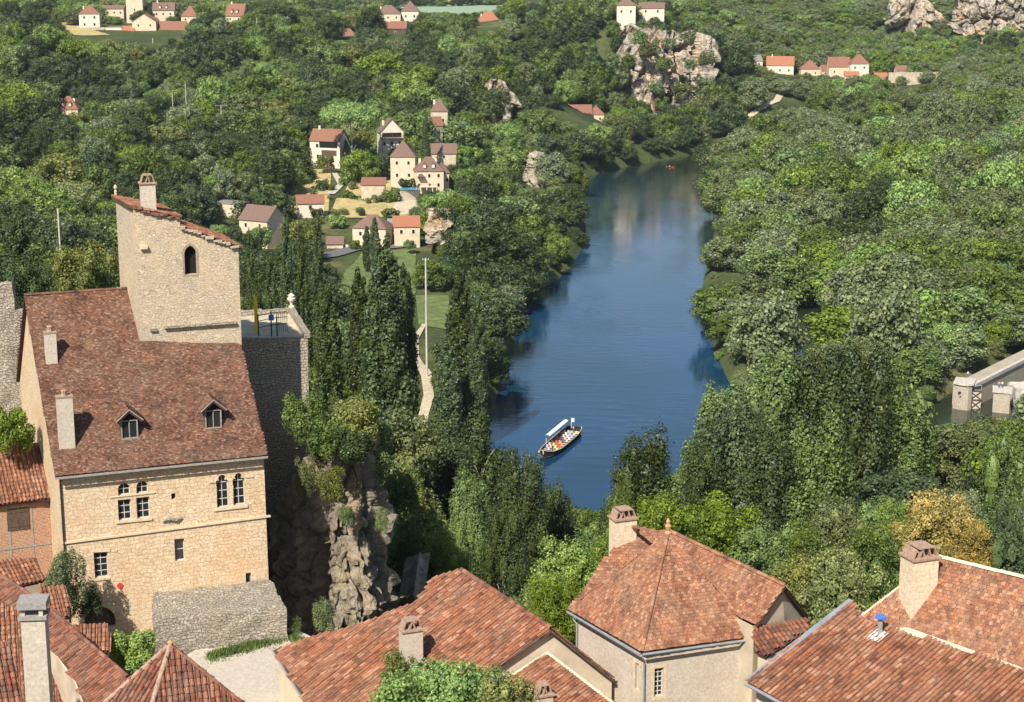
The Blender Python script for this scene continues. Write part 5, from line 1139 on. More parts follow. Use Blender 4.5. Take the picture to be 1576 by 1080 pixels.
# ---------------------------------------------------------------- tour boat
Pb, Ps = WZ(836, 703, .6), WZ(885, 661, .6); dB = Ps - Pb; LB = dB.length * .97; rb = math.atan2(-dB.y, -dB.x); Bc = (Pb + Ps) / 2; Bc.z = 0
boat = empty('tour_boat', Bc, rb, 'dark hulled river tour boat full of passengers under a white awning', 'boat')
hl = LB/2; BW = 2.35; st = []
for x, wv, zt_ in ((-1,.72,1.5),(-.92,.85,1.25),(-.6,1,1.05),(0,1,1.0),(.5,.95,1.05),(.8,.7,1.3),(.95,.35,1.7),(1.03,.06,2.05)): st.append((x*hl, wv*BW, zt_))
mb = MB(); secs = [[(x,-w,z),(x,-w*.93,z*.35),(x*.97,-w*.72,-.35),(x*.97,w*.72,-.35),(x,w*.93,z*.35),(x,w,z)] for x, w, z in st]
for A_s, B_s in zip(secs[:-1], secs[1:]):
    for k in range(5): mb.face([A_s[k], A_s[k+1], B_s[k+1], B_s[k]][::-1])
mb.face(secs[0]); M['hull'] = simple('tarred_hull', (.022,.018,.018), .5, .2); mb.build('hull', M['hull'], boat)
mb = MB(); dk_ = [(x,-w*.93,.4) for x,w,z in st] + [(x,w*.93,.4) for x,w,z in st][::-1]; mb.face(dk_); mb.build('deck', M['dirt'], boat)
for s in (-1, 1): mb = MB(); mb.tube([(x, s*w, z+.04) for x, w, z in st], .09, 6); mb.build('gunwale', M['far_cream'], boat)
for i in range(7): mb = MB(); mb.tube([(hl*(-.8+.24*i), -BW*1.03, .55), (hl*(-.8+.24*i)+.02, -BW*1.04, .15)], .12, 8); mb.build('fender', M['white'], boat)
for i in range(9): mb = MB(); mb.box((hl*(-.72+.16*i), 0, .62), (.35, BW*1.75, .07)); mb.build('bench', M['wood'], boat)
for x in (-.85, -.3, .25): 
    for s in (-.95,): mb = MB(); mb.tube([(hl*x, BW*s, .9), (hl*x, BW*s, 3.0)], .05, 6); mb.build('awning_post', M['white'], boat)
mb = MB(); xs = np.linspace(-.9*hl, .32*hl, 10)
for i in range(9):
    for k in range(4):
        f = lambda j: (-BW*(1.02 - .13*j), 3.0 + .32*math.sin(j*.75) ); a_, b_ = f(k), f(k+1); f2 = [(xs[i],a_[0],a_[1]),(xs[i+1],a_[0],a_[1]),(xs[i+1],b_[0],b_[1]),(xs[i],b_[0],b_[1])]; mb.face(f2); mb.face([(p[0],p[1],p[2]-.06) for p in f2][::-1])
mb.build('awning', M['white'], boat)
mb = MB(); mb.tube([(-hl*.95,-.6,1.2),(-hl*.95,-.6,3.6)], .05, 6); mb.build('flagpole', M['white'], boat); mb = MB(); mb.box((-hl*.95-.1,-.3,3.1), (.04,.7,.9)); mb.build('flag', M['white'], boat)
Rb = Matrix.Translation(Bc) @ Matrix.Rotation(rb, 4, 'Z')
cols_ = [('white',(.8,.78,.75)),('orange',(.75,.25,.08)),('pale pink',(.75,.5,.45)),('beige',(.6,.48,.35)),('red',(.6,.08,.06)),('light blue',(.35,.5,.75)),('navy',(.04,.05,.15)),('yellow',(.75,.6,.15))]
names_ = ['stern','second','third','fourth','middle','sixth','seventh','eighth','foremost']
sideN = ['on the near side','left of the aisle','right of the aisle','under the awning edge']
for i in range(9):
    for k in range(4):
        if (i*4 + k*7) % 9 == 5: continue
        cn, cc = cols_[(i*3 + k*5) % 8]; p = Rb @ Vector((hl*(-.72+.16*i) - .05, BW*(-.62+.41*k) , .2))
        person(f'boat passenger in a {cn} top, {names_[i]} bench, {sideN[k]}', p, rb - math.pi/2, cc, 'sit', 'passengers on the tour boat')
person('boatman in a dark top standing at the bow of the tour boat', Rb @ Vector((hl*.62,.5,.4)), rb, (.05,.05,.07), 'stand', 'crew of the tour boat')
person('boatman in a white top standing at the stern of the tour boat', Rb @ Vector((-hl*.86,.2,.4)), rb, (.8,.8,.8), 'stand', 'crew of the tour boat')
kc = WZ(1031,257,0); kay = empty('kayak', kc, 2.6, 'small red and white kayak far up the river', 'kayak'); mb = MB(); S = [(x, w, z) for x, w, z in ((-2.2,.03,.5),(-1.4,.3,.38),(0,.4,.33),(1.4,.3,.38),(2.2,.03,.5))]
for (xa,wa,za),(xb,wb,zb_) in zip(S[:-1], S[1:]):
    for f in ([(xa,-wa,za),(xa,0,-.1),(xb,0,-.1),(xb,-wb,zb_)],[(xa,0,-.1),(xa,wa,za),(xb,wb,zb_),(xb,0,-.1)],[(xa,-wa,za),(xb,-wb,zb_),(xb,wb,zb_),(xa,wa,za)]): mb.face(f)
mb.build('hull', M['red'], kay); person('paddler in a white top sitting in the red kayak', kc + Vector((0,0,-.2)), 1.1, (.85,.85,.85)); 
PROT.append((826,645,896,712,345)); PROT.append((1020,246,1042,262,900)); 
# ---------------------------------------------------------------- trees
def lobes_mesh(name, lob, nleaf, size, mat, seed, up=.25, core=True, ck=.6, asp=2.3, rnd=.55):
    """crown: leaves scattered over the shells of many lobes (x, y, z, r, rz), unit crown space"""
    R = np.random.RandomState(seed); L = np.array(lob, float); A = L[:, 3] ** 2; A /= A.sum()
    k = R.choice(len(L), nleaf, p=A); d = R.randn(nleaf, 3); d[:, 2] += up; d /= np.linalg.norm(d, axis=1)[:, None]
    rad = L[k, 3] * (1 - np.abs(R.randn(nleaf)) * .22 + R.rand(nleaf) ** 3 * .38)
    P = L[k, :3] + d * np.stack([rad, rad, rad * L[k, 4]], 1)
    keep = np.ones(nleaf, bool)
    for q in L:   # drop leaves buried deep in another lobe
        e = (P - q[:3]) / np.array([q[3], q[3], q[3]*q[4]]); keep &= (e ** 2).sum(1) > .5
    P, d = P[keep], d[keep]; n = len(P)
    nr = d + R.randn(n, 3) * rnd; nr /= np.linalg.norm(nr, axis=1)[:, None]
    t1 = np.cross(nr, R.randn(n, 3)); t1 /= np.linalg.norm(t1, axis=1)[:, None]; t2 = np.cross(nr, t1)
    s = size * (0.6 + R.rand(n) * .8); s = s[:, None]
    K = np.array([1, 1, 1 / asp]); t1 = t1 * K; t2 = t2 * K; nr = nr * K   # the tree is scaled taller than wide
    Q = np.stack([P - t1*s*.5, P + t2*s*.42 + nr*s*.1, P + t1*s*.55, P - t2*s*.42 + nr*s*.1], 1).reshape(-1, 3)
    Fq = np.arange(n*4).reshape(-1, 4)
    if core:
        bm = bmesh.new()
        for q in L:
            M_ = Matrix.Translation(q[:3]) @ Matrix.Diagonal((q[3]*ck, q[3]*ck, q[3]*q[4]*ck, 1)); bmesh.ops.create_icosphere(bm, subdivisions=1, radius=1, matrix=M_)
        V = np.array([v.co[:] for v in bm.verts]); T = np.array([[v.index for v in f.verts] + [f.verts[2].index] for f in bm.faces]); bm.free()
        me = bpy.data.meshes.new(name); faces = Fq.tolist() + [tuple(t[:3] + n*4) for t in T]
        allV = np.concatenate([Q, V]); me.from_pydata(allV.tolist(), [], [tuple(f) for f in faces])
    else:
        me = bpy.data.meshes.new(name); me.from_pydata(Q.tolist(), [], [tuple(f) for f in Fq.tolist()])
    me.materials.append(M[mat]); return me
def broad_lobes(seed, n=34, flat=.85, low=.12):
    R = random.Random(seed); L = []
    for i in range(n):
        v = (i + .5) / n; z = low + .1 + (.86 - low - .1) * v; prof = math.sqrt(max(0, 1 - ((z - .5) / .52) ** 2)); a = i * 2.4 + R.random()*.8
        rr = R.uniform(.21, .38) * (.75 + .35*prof) * (1.15 - .3*v); d = max(0, prof*R.uniform(.55, 1.2) - rr*.7); rr *= R.uniform(.75, 1.1)
        L.append((d*math.cos(a), d*math.sin(a), z, rr, .42*R.uniform(.8, 1.15)))
    L.append((0, 0, .6, .5, .5)); L.append((R.uniform(-.2,.2), R.uniform(-.2,.2), .82, .34, .48)); return L
def poplar_lobes(seed, n=44):
    R = random.Random(seed); L = []
    for i in range(n):
        v = (i+.5)/n; z = .05 + .9*v; prof = min(1, (.5 + 1.6*v) if v < .3 else 1) * max(.12, (1 - max(0, v-.25)**2.2 * 1.35)) * .85
        a = i*2.4 + R.random(); rr = prof*R.uniform(.34,.5); d = prof*.6*R.uniform(.6,1.15); L.append((d*math.cos(a), d*math.sin(a), z, rr, .2*R.uniform(.9,1.4)))
    return L
def aspen_lobes(seed, n=24):
    R = random.Random(seed); L = []
    for i in range(n):
        v = (i+.5)/n; z = .12 + .82*v; prof = 1.0 - .5*v**2.5; a = i*2.4 + R.random(); rr = R.uniform(.26,.42)*(1.1-.2*v); rr *= R.uniform(.6, 1.05); d = max(0, prof*R.uniform(.5,1.2) - rr*.5); z *= R.uniform(.94, 1.04) if v > .7 else 1; L.append((d*math.cos(a), d*math.sin(a), min(z, .97), rr, .55*R.uniform(.9,1.5)))
    return L
def pine_lobes(seed):
    R = random.Random(seed); L = []
    for i in range(22): a = i*2.4; d = .8*math.sqrt((i+.5)/22); L.append((d*math.cos(a), d*math.sin(a), .72 + .14*(1-d*d) + R.uniform(-.03,.03), .26, .3))
    return L
def cyp_lobes(seed):
    R = random.Random(seed); return [(R.uniform(-.1,.1), R.uniform(-.1,.1), .04+.92*(i+.5)/18, .85*(1-((i+.5)/18)**2.2)+.12, .09) for i in range(18)]
def bush_lobes(seed):
    R = random.Random(seed); return [(R.uniform(-.7,.7), R.uniform(-.7,.7), R.uniform(.15,.75), R.uniform(.18,.36), .62) for i in range(26)]
def trunk_mesh(name, mat, seed, h=.62, r=.03, limbs=7, spread=.5, asp=1.0):
    R = random.Random(seed); m = MB(); z = [0, .05, .2, .4, h]; P = [Vector((R.uniform(-.02,.02)*k, R.uniform(-.02,.02)*k, z[k])) for k in range(5)]
    m.tube(P, [r*1.7, r*1.15, r, r*.8, r*.35], 7)
    for i in range(limbs):
        b = P[2].lerp(P[4], (i+.3)/limbs); a = i*2.4; e = b + Vector((math.cos(a)*spread, math.sin(a)*spread, .2)); m.tube([b, b.lerp(e, .5) + Vector((0,0,.03)), e], [r*.5, r*.32, r*.1], 4)
    me = m.mesh(name, M[mat], True); return me
FAR, NEAR = {}, {}
for h_ in ('dark','mid','bright','grey','olive'):
    for sh in range(3): FAR[h_, sh] = lobes_mesh(f'crown_{h_}', broad_lobes(sh+1 + 7*len(h_)), 6500, .088, 'leaf_'+h_, sh+3, rnd=.38)
def near_crown(kind, hue, sh, n, size, asp=2.2, core=True):
    asp = max(1.4, round(asp)) if kind in ('broad', 'aspen', 'poplar') and asp > 2.8 else asp if kind not in ('broad', 'aspen', 'poplar') else 2.2
    if kind in ('aspen', 'poplar'): n = int(n * 1.7)
    k = (kind, hue, sh, n, asp, size)
    if k not in NEAR:
        lo = {'broad': broad_lobes, 'poplar': poplar_lobes, 'aspen': aspen_lobes, 'pine': pine_lobes, 'cypress': cyp_lobes, 'bush': bush_lobes}[kind](sh + 3)
        lw = max(0, 1 - 3.0 / asp) if kind == 'broad' else 0   # a tall broad tree carries its crown on a bare trunk
        if kind == 'broad' and asp > 2.8: lo = [(x, y, lw + (1-lw)*z, r, rz*(1-lw)) for x, y, z, r, rz in lo]
        if kind == 'aspen': lo = [(x, y, z, r, rz*4.2/asp) for x, y, z, r, rz in aspen_lobes(sh + 3, int(9 * asp))]
        NEAR[k] = lobes_mesh('crown_' + kind, lo, n, size, 'leaf_'+hue, sh + 31, rnd=.42, asp=asp, core=core and kind != 'bush', ck=.78 if kind == 'poplar' else .6)
    return NEAR[k]
TRK = {False: [trunk_mesh('trunk_mesh', 'bark', s) for s in (1, 2)], True: [trunk_mesh('pale_trunk', 'palebark', s, .85, .018, 9, .35) for s in (3, 4)]}
def tree(name, label, loc, Rr, Hh, crown, trunk, rz=0, cat='tree', grp=None):
    o = empty(name, loc, rz, label, cat, grp); o.scale = (Rr, Rr, Hh)
    c = mobj('crown', crown, o)
    if trunk: t_ = mobj('trunk', trunk, o)
    return o
TREEXY = []
def px_tree(name, label, px, ytop, D, wpx, kind='broad', hue='mid', sh=0, n=9000, size=.06, base=None, pale=False, trunk=True, cat='tree', grp=None, ybase=None, sink=.3, core=True):
    T = WD(px, ytop, D); g = float(gz(T.x, D)) if base is None else base
    if ybase is not None: g = WD(px, ybase, D).z
    g -= sink; Hh = T.z - g; Rr = wpx * D / F / 2
    o = tree(name, label, (T.x, D, g), Rr, Hh, near_crown(kind, hue, sh, n, size, Hh / Rr, core), TRK[pale][sh % 2] if trunk else None, random.random()*6, cat, grp)
    if g < 999 and base is None and ybase is None: TREEXY.append((T.x, D, Rr)); OCC.append((px, ytop, PX((T.x, D, g))[1], wpx/2, D))
    return o
OCC = []
G = 'poplars below the rampart'
for i, (px, yt, D, w, sh, nm) in enumerate([(590,343,238,100,0,'tallest and broadest dark columnar poplar, behind the rock cliff'),(552,400,246,62,1,'columnar poplar leaning against the left side of the tallest one'),
    (622,395,248,58,2,'dark columnar poplar closing the poplar row on the river path side'),(503,425,205,64,3,'columnar poplar just behind the corner of the rampart'),(487,312,262,38,1,'slim tall poplar, right one of the pair behind the rampart urn'),
    (462,330,262,34,2,'slim poplar tucked left of the slim tall pair behind the urn'),(438,302,268,40,0,'slim tall poplar, left of the pair behind the rampart urn'),(415,380,255,38,3,'short slim poplar between the stone tower and the tall pair'),
    (383,338,272,30,1,'thin poplar rising right beside the stone tower roof'),(395,420,240,40,2,'low poplar directly behind the yellow post')]):
    px_tree('poplar', nm, px, yt, D, w, 'poplar', 'poplar', sh, 12000, .10 if w > 80 else .13, grp=G)
G = 'poplars on the river meadow'
for px, yt, D, w, sh, nm in [(708,388,385,62,0,'broad dark poplar standing on the river meadow, right of the concrete pole'),(735,440,380,45,2,'smaller poplar close to the river, beside the broad meadow poplar'),(690,520,372,60,1,'low poplar beside the pale riverside path'),(576,330,560,22,1,'slim poplar in front of the cream bungalow'),(564,345,565,20,3,'thin poplar left of the bungalow poplar')]:
    px_tree('poplar', nm, px, yt, D, w, 'poplar', 'poplar', sh, 9000, .13, grp=G)
px_tree('umbrella_pine', 'wide umbrella pine with a bare forked trunk beside the gallery house', 540, 151, 728, 96, 'pine', 'bright', 0, 14000, .06, pale=True)
px_tree('round_pine', 'small round topped pine above the white terracotta roofed house', 452, 256, 690, 42, 'broad', 'mid', 2, 7000, .08)
px_tree('cypress', 'slim dark cypress standing upright in front of the pointed tower house', 654, 164, 735, 17, 'cypress', 'poplar', 0, 5000, .2)
G = 'tall trees on the near river bank'
for px, yt, D, w, sh, hue, nm in [(745,688,222,125,0,'poplar','tall pale stemmed riverside tree, middle of the three below the tour boat'),(692,696,226,108,1,'poplar','tall riverside tree, left of the three below the tour boat'),(800,700,218,100,2,'poplar','tall riverside tree, right of the three below the tour boat'),
    (722,740,205,80,5,'mid','lower tree filling the front of the three riverside trees'),(775,770,200,80,4,'poplar','lower dark riverside tree beside the open water gap'),(856,748,232,66,3,'poplar','narrow pointed tree standing alone in the gap of open water'),(988,676,240,130,4,'poplar','round topped riverside tree between the tour boat and the hip roof'),(955,745,215,70,2,'mid','shorter tree left of the clay finial at the water')]:
    px_tree('riverside_tree', nm, px, yt, D, w, 'aspen', hue, sh, 20000, .062, pale=True, grp=G)
G = 'big trees at the river fork'
for px, yt, D, w, sh, hue, nm in [(1130,640,300,130,0,'poplar','big dark tree at the river fork, front left of the clump'),(1195,575,318,120,1,'mid','big tree at the river fork, second from the left'),(1255,560,322,110,2,'poplar','tallest tree of the river fork clump, in its middle'),(1322,555,318,120,3,'poplar','big tree at the river fork, right end of the clump'),
    (1108,612,322,100,2,'mid','round green tree at the tip of the river fork, standing behind the front ones'),(1165,590,330,110,5,'grey','grey green tree at the back of the river fork clump'),(1230,600,330,120,1,'poplar','dark tree filling the back of the river fork clump'),(1380,600,320,110,0,'mid','green tree between the river fork clump and the lock'),
    (1080,690,285,80,4,'poplar','small tree leaning over the water, left end of the river fork clump'),(1185,690,285,120,5,'poplar','dark tree in front of the river fork clump'),(1270,680,285,120,0,'mid','middle green tree at the front right of the river fork clump')]:
    px_tree('riverside_tree', nm, px, yt, D, w, 'aspen', hue, sh, 16000, .075, pale=True, grp=G)
for px, yt, D, w, kind, hue, sh, nm in [(878,820,132,135,'broad','bright',0,'bright green leafy tree left of the hip roofed house'),(850,880,122,95,'broad','bright',3,'lower bright green bush like tree beside the hip roof eave'),
    (1010,757,150,120,'broad','bright',1,'bright green tree right behind the clay finial'),(1105,755,160,140,'broad','bright',2,'large bright green tree behind the right slope of the hip roof'),
    (955,800,128,80,'broad','bright',4,'bright green tree peeping out beside the cream chimney of the hip roof'),(1178,800,158,120,'broad','mid',3,'mid green tree above the right gable of the hip roof'),(1225,850,135,120,'broad','olive',4,'olive green tree between the hip roof and the big right roof'),
    (1448,752,168,130,'broad','yellow',2,'yellow autumn coloured tree above the big cream chimney'),(1500,800,160,70,'broad','yellow',1,'smaller yellow green tree right of the yellow tree'),
    (1300,845,128,140,'broad','olive',1,'olive tree with thin foliage above the left end of the big right roof'),(1345,800,150,110,'broad','mid',0,'rounded green tree left of the big cream chimney'),(1290,770,185,130,'broad','grey',5,'grey green tree behind the olive tree'),
    (1548,660,215,110,'aspen','mid',3,'tall ivy clad tree at the right edge in front of the lock'),(1560,780,160,110,'aspen','dark',1,'dark conical tree at the right edge above the red roof'),
    (683,815,140,80,'broad','bright',4,'light green tree with large leaves at the peak of the orange tiled roof'),(1240,800,175,110,'broad','mid',4,'middle green tree behind the olive tree by the hip roof'),(1400,800,175,100,'broad','mid',2,'green tree immediately left of the yellow tree')]:
    px_tree('leafy_tree', nm, px, yt, D, w, kind, hue, sh, 16000, .055)
px_tree('round_tree', 'round yellow green tree just left of the stone tower', 128, 366, 190, 115, 'broad', 'olive', 2, 16000, .055)
px_tree('leafy_tree', 'dark leafy tree at the left edge above the ruined wall', 28, 395, 175, 110, 'broad', 'dark', 1, 16000, .055)
px_tree('leafy_tree', 'dark tree between the ruined wall tree and the round yellow green tree', 75, 400, 215, 70, 'broad', 'dark', 3, 12000, .055)
px_tree('dark_conifer', 'dark upright evergreen at the left edge behind the leafy tree', 25, 318, 235, 80, 'poplar', 'dark', 1, 12000, .1)
# shrubs on the rock, walls and in the yards
def bush(label, px, yt, yb, D, w, hue, sh=0, n=9000, size=.10, name='bush', kind='bush'):
    return px_tree(name, label, px, yt, D, w, kind, hue, sh, n, size, trunk=False, ybase=yb, cat='bush', sink=0)
bush('dark green shrub hanging where the rampart meets the rock', 468, 590, 690, 119.2, 62, 'mid', 0)
bush('ochre tinted shrub crowning the top of the rock cliff', 548, 608, 680, 118.0, 78, 'olive', 1); bush('green shrub spilling over the left shoulder of the rock', 508, 640, 700, 116.6, 66, 'mid', 2)
bush('dark shrub under the ochre crown of the rock cliff', 545, 655, 712, 115.6, 60, 'dark', 3, 7000); bush('dry brown green shrub halfway up the rock cliff', 508, 712, 770, 115.2, 52, 'olive', 4, 7000)
bush('green shrub on the right shoulder of the rock cliff', 583, 640, 700, 121, 44, 'mid', 5, 6000); bush('small green tuft on the top edge of the rampart rock', 487, 650, 720, 117.8, 40, 'dark', 6, 5000)
bush('pale green shrub at the foot of the rock beside the dark shadow', 498, 915, 985, 112.5, 40, 'grey', 1, 6000); bush('small weed bush by the corner of the low buttress wall', 455, 945, 975, 108, 22, 'mid', 2, 3000)
bush('bright green bush in the yard before the dark archway', 203, 962, 1042, 98, 80, 'bright', 3, 16000, .09); bush('leafy creeper climbing the left corner of the golden facade', 97, 832, 952, 104.8, 72, 'grey', 4, 16000, .075, 'creeper')
bush('low tangle of creeper above the dark archway', 133, 900, 950, 106, 50, 'dark', 5, 6000, .09, 'creeper'); bush('bright green vine on the wall at the left edge above the canal tiles', 14, 620, 690, 113, 68, 'bright', 2, 9000, .1, 'vine')
bush('green bush on the slope right of the rock cliff', 618, 715, 800, 150, 60, 'mid', 3, 9000); bush('olive scrub on the slope above the shaded road', 655, 735, 860, 158, 70, 'olive', 5, 9000); bush('dark scrub beside the shaded road', 628, 790, 880, 150, 40, 'dark', 2, 7000)
for i, (px, yt, yb, D, w, hue, nm) in enumerate([(625,272,296,700,26,'dark','dark clipped bush left of the manor pool'),(664,292,306,688,22,'dark','round clipped bush right of the manor pool'),(600,288,312,690,34,'mid','green bush under the manor tower'),(560,300,325,690,44,'mid','garden bush left of the manor pool'),
    (535,290,320,690,34,'mid','garden bush below the umbrella pine'),(492,272,300,700,30,'dark','dark bush below the gallery house'),(570,256,275,712,24,'bright','yellow green garden bush left of the manor'),(600,320,334,655,30,'grey','grey bush on the rocky garden slope'),
    (518,330,347,640,30,'bright','bright green hedge bush above the valley road'),(690,250,275,735,36,'dark','dark bush right of the barn'),(720,225,245,770,50,'bright','bright hedge right of the barn'),(630,368,382,600,22,'mid','bush in front of the bright orange roof'),
    (676,300,345,660,60,'olive','big olive bush on the rocky slope right of the manor'),(545,368,384,604,20,'mid','hedge bush in front of the bungalow'),(330,352,372,590,40,'mid','bush in front of the cream flat roofed block'),(440,300,330,650,30,'dark','dark bush beside the small white house'),(400,346,378,585,44,'mid','green bush hiding the foot of the white gabled house'),(366,344,376,585,36,'dark','dark bush at the left corner of the white gabled house'),(500,236,262,728,30,'olive','olive bush at the foot of the gallery house'),(612,228,246,740,30,'mid','bush between the chalet and the manor tower')]):
    bush(nm, px, yt, yb, D, w, hue, i % 6, 4000, .13)
ORD = ['nearest','second','third','fourth','fifth','sixth','seventh','eighth','ninth','tenth','eleventh','twelfth','thirteenth','fourteenth','fifteenth','sixteenth','seventeenth','eighteenth']
DIRS = ['right of','upper right of','above','upper left of','left of','lower left of','below','lower right of']
def locate(P, marks):
    """for every picture point: (ordinal, direction, landmark), unique"""
    nm = list(marks); mp_ = np.array([marks[k] for k in nm], float); cl = {}; out = {}
    for i, p in P.items():
        d = np.hypot(*(mp_ - p).T); k = int(np.argmin(d)); v = np.array(p) - mp_[k]; a = math.degrees(math.atan2(-v[1], v[0])) % 360; cl.setdefault((k, int(((a + 22.5) % 360) // 45)), []).append((d[k], i))
    for (k, dr), L in cl.items():
        for r, (dd, i) in enumerate(sorted(L)): out[i] = (ORD[min(r, 17)], DIRS[dr], nm[k])
    return out
bush('dark scrub closing the upper end of the shaded road', 606, 825, 872, 163, 46, 'dark', 1, 6000); bush('green scrub between the shaded road and the orange roof', 655, 862, 905, 140, 34, 'mid', 4, 6000); bush('hanging green shrub low on the right face of the rock cliff', 588, 775, 820, 116.6, 24, 'mid', 2, 6000); bush('grey green shrub at the lower left of the rock cliff', 470, 700, 770, 118.2, 36, 'grey', 3, 6000); bush('green cushion of ivy in the middle of the rock cliff', 532, 775, 812, 114.8, 26, 'mid', 1, 6000); bush('dark ivy beard under the rock shoulder shrub', 590, 690, 760, 119.4, 30, 'dark', 0, 5000)
Rg = random.Random(4); gl = []
for i in range(34):
    px = Rg.choice([Rg.uniform(440,600), Rg.uniform(500,650), Rg.uniform(690,760)]); py = Rg.uniform(268,345) if px < 690 else Rg.uniform(225,300); p = hitT(px, py); w = Rg.uniform(9,22); gl.append((px, py, p, w))
gl.sort(key=lambda q: q[0]); GL = locate({i: (q[0], q[1]) for i, q in enumerate(gl)}, {'umbrella pine': (540,215), 'manor pool': (630,297), 'cream bungalow': (568,350), 'small white house': (478,312), 'slim cypress': (654,210), 'barn': (684,235)})
for i, (px, py, p, w) in enumerate(gl):
    hue = ('mid','dark','olive','bright','grey')[i % 5]; R0 = w * p.y / F / 2
    tree('garden_bush', f"{('mid green','dark','olive','bright green','grey green')[i%5]} garden bush, {GL[i][0]} one {GL[i][1]} the {GL[i][2]}", p, R0, R0*Rg.uniform(1.3,2.2), near_crown('bush', hue, i % 6, 3000, .14), None, i, 'bush', 'bushes in the village gardens')
LB_ = [(955,120,26),(968,95,22),(1000,75,30),(1022,100,26),(1030,68,22),(1012,135,24),(1048,140,30),(1062,100,18),(1088,90,24),(985,60,26),(1060,60,24),(1020,160,26),(1085,130,26),(945,95,24)]
CL = locate({i: (q[0], q[1]) for i, q in enumerate(LB_)}, {'middle': (1018,100), 'left end': (950,90), 'right end': (1092,90), 'foot': (1020,170)})
for i, (px, py, w) in enumerate(LB_):
    w *= 1.1
    p = WD(px, py, 1071); R0 = w*1071/F/2; g_ = R0*1.2
    tree('ledge_bush', f"bush clinging to the gorge cliff, {CL[i][0]} one {CL[i][1]} its {CL[i][2]}", p - Vector((0,0,g_*.6)), R0, g_*1.5, near_crown('bush', 'mid' if i % 2 else 'grey', i % 6, 3000, .14), None, i, 'bush', 'bushes on the gorge cliff')
# the climbing tree in the foreground, over the orange roof
o = px_tree('garden_tree', 'sunlit fruit tree rising over the orange roof at the bottom centre', 680, 1016, 62, 250, 'broad', 'bright', 2, 38000, .042, ybase=1240); bpy.data.materials
px_tree('garden_tree', 'leafy upright branch of foliage beside the chimney of the orange roof', 612, 1000, 64, 60, 'broad', 'olive', 1, 5000, .09, ybase=1120)
px_tree('garden_tree', 'right hand lobe of garden foliage beside the annex chimney', 770, 1025, 60, 120, 'broad', 'olive', 4, 9000, .06, ybase=1240)
# tufts of grass at the foot of the buttress wall: nobody could count them
R_ = np.random.RandomState(5); V_, F_ = [], []
for (xa, ya, xb, yb_, n_) in ((320,1006,440,975,2600),(440,972,470,985,500),(205,1000,250,1010,500)):
    for i in range(n_):
        u = R_.rand(); p = WZ(xa+(xb-xa)*u + R_.randn()*3, ya+(yb_-ya)*u + abs(R_.randn())*5 + 2, 65.92); h = R_.uniform(.12,.4); a = R_.rand()*6.28; w = .03; dx, dy = math.cos(a)*w, math.sin(a)*w; lx, ly = R_.randn(2)*.1; b = len(V_)
        V_ += [(p.x-dx,p.y-dy,p.z),(p.x+dx,p.y+dy,p.z),(p.x+dx*.3+lx,p.y+dy*.3+ly,p.z+h),(p.x-dx*.3+lx,p.y-dy*.3+ly,p.z+h)]; F_.append([b,b+1,b+2,b+3])
tag(mobj('grass', npmesh('grass', np.array(V_), np.array(F_), leafmat('grass_blades', (.12,.18,.04)))), 'green grass tufts along the foot of the low buttress wall', 'grass', kind='stuff')
# ---------------------------------------------------------------- the woods
CELL = 4; GWm, GHm = 1576 // CELL + 1, 1080 // CELL + 1
prot = np.zeros((GHm, GWm))
yy, xx = np.mgrid[0:GHm, 0:GWm]; cc = np.stack([(xx.ravel() + .5) * CELL, (yy.ravel() + .5) * CELL], 1).astype(float)
def protect(poly, D):
    m = inpoly(cc, np.array(poly, float)).reshape(GHm, GWm); prot[m] = np.maximum(prot[m], D)
for x0, y0, x1, y1, D in PROT: protect([(x0,y0),(x1,y0),(x1,y1),(x0,y1)], D - 2)
for px, yt, yb, w, D in OCC:
    if D > 100: protect([(px-w*.7,yt+2),(px+w*.7,yt+2),(px+w*.7,yt+(yb-yt)*.6),(px-w*.7,yt+(yb-yt)*.6)], D - 4)
WATER = [[(765,650),(782,572),(803,490),(838,456),(872,430),(900,392),(908,365),(905,330),(893,292),(905,280),(960,265),(1010,255),(1062,250),(1075,262),(1060,280),(1092,300),(1097,345),(1085,395),(1065,440),(1072,490),(1090,530),(1103,570),(1112,592),(1098,640),(1062,690),(1040,700),(1010,680),(930,690),(925,760),(900,780),(885,800),(870,760),(845,740),(830,740),(828,690),(790,700),(760,690),(700,690),(745,665)],
    [(1385,655),(1440,640),(1470,625),(1500,650),(1440,662),(1390,670)],[(1215,520),(1225,490),(1262,480),(1258,540),(1220,555)]]
for w in WATER: protect(w, 2000)
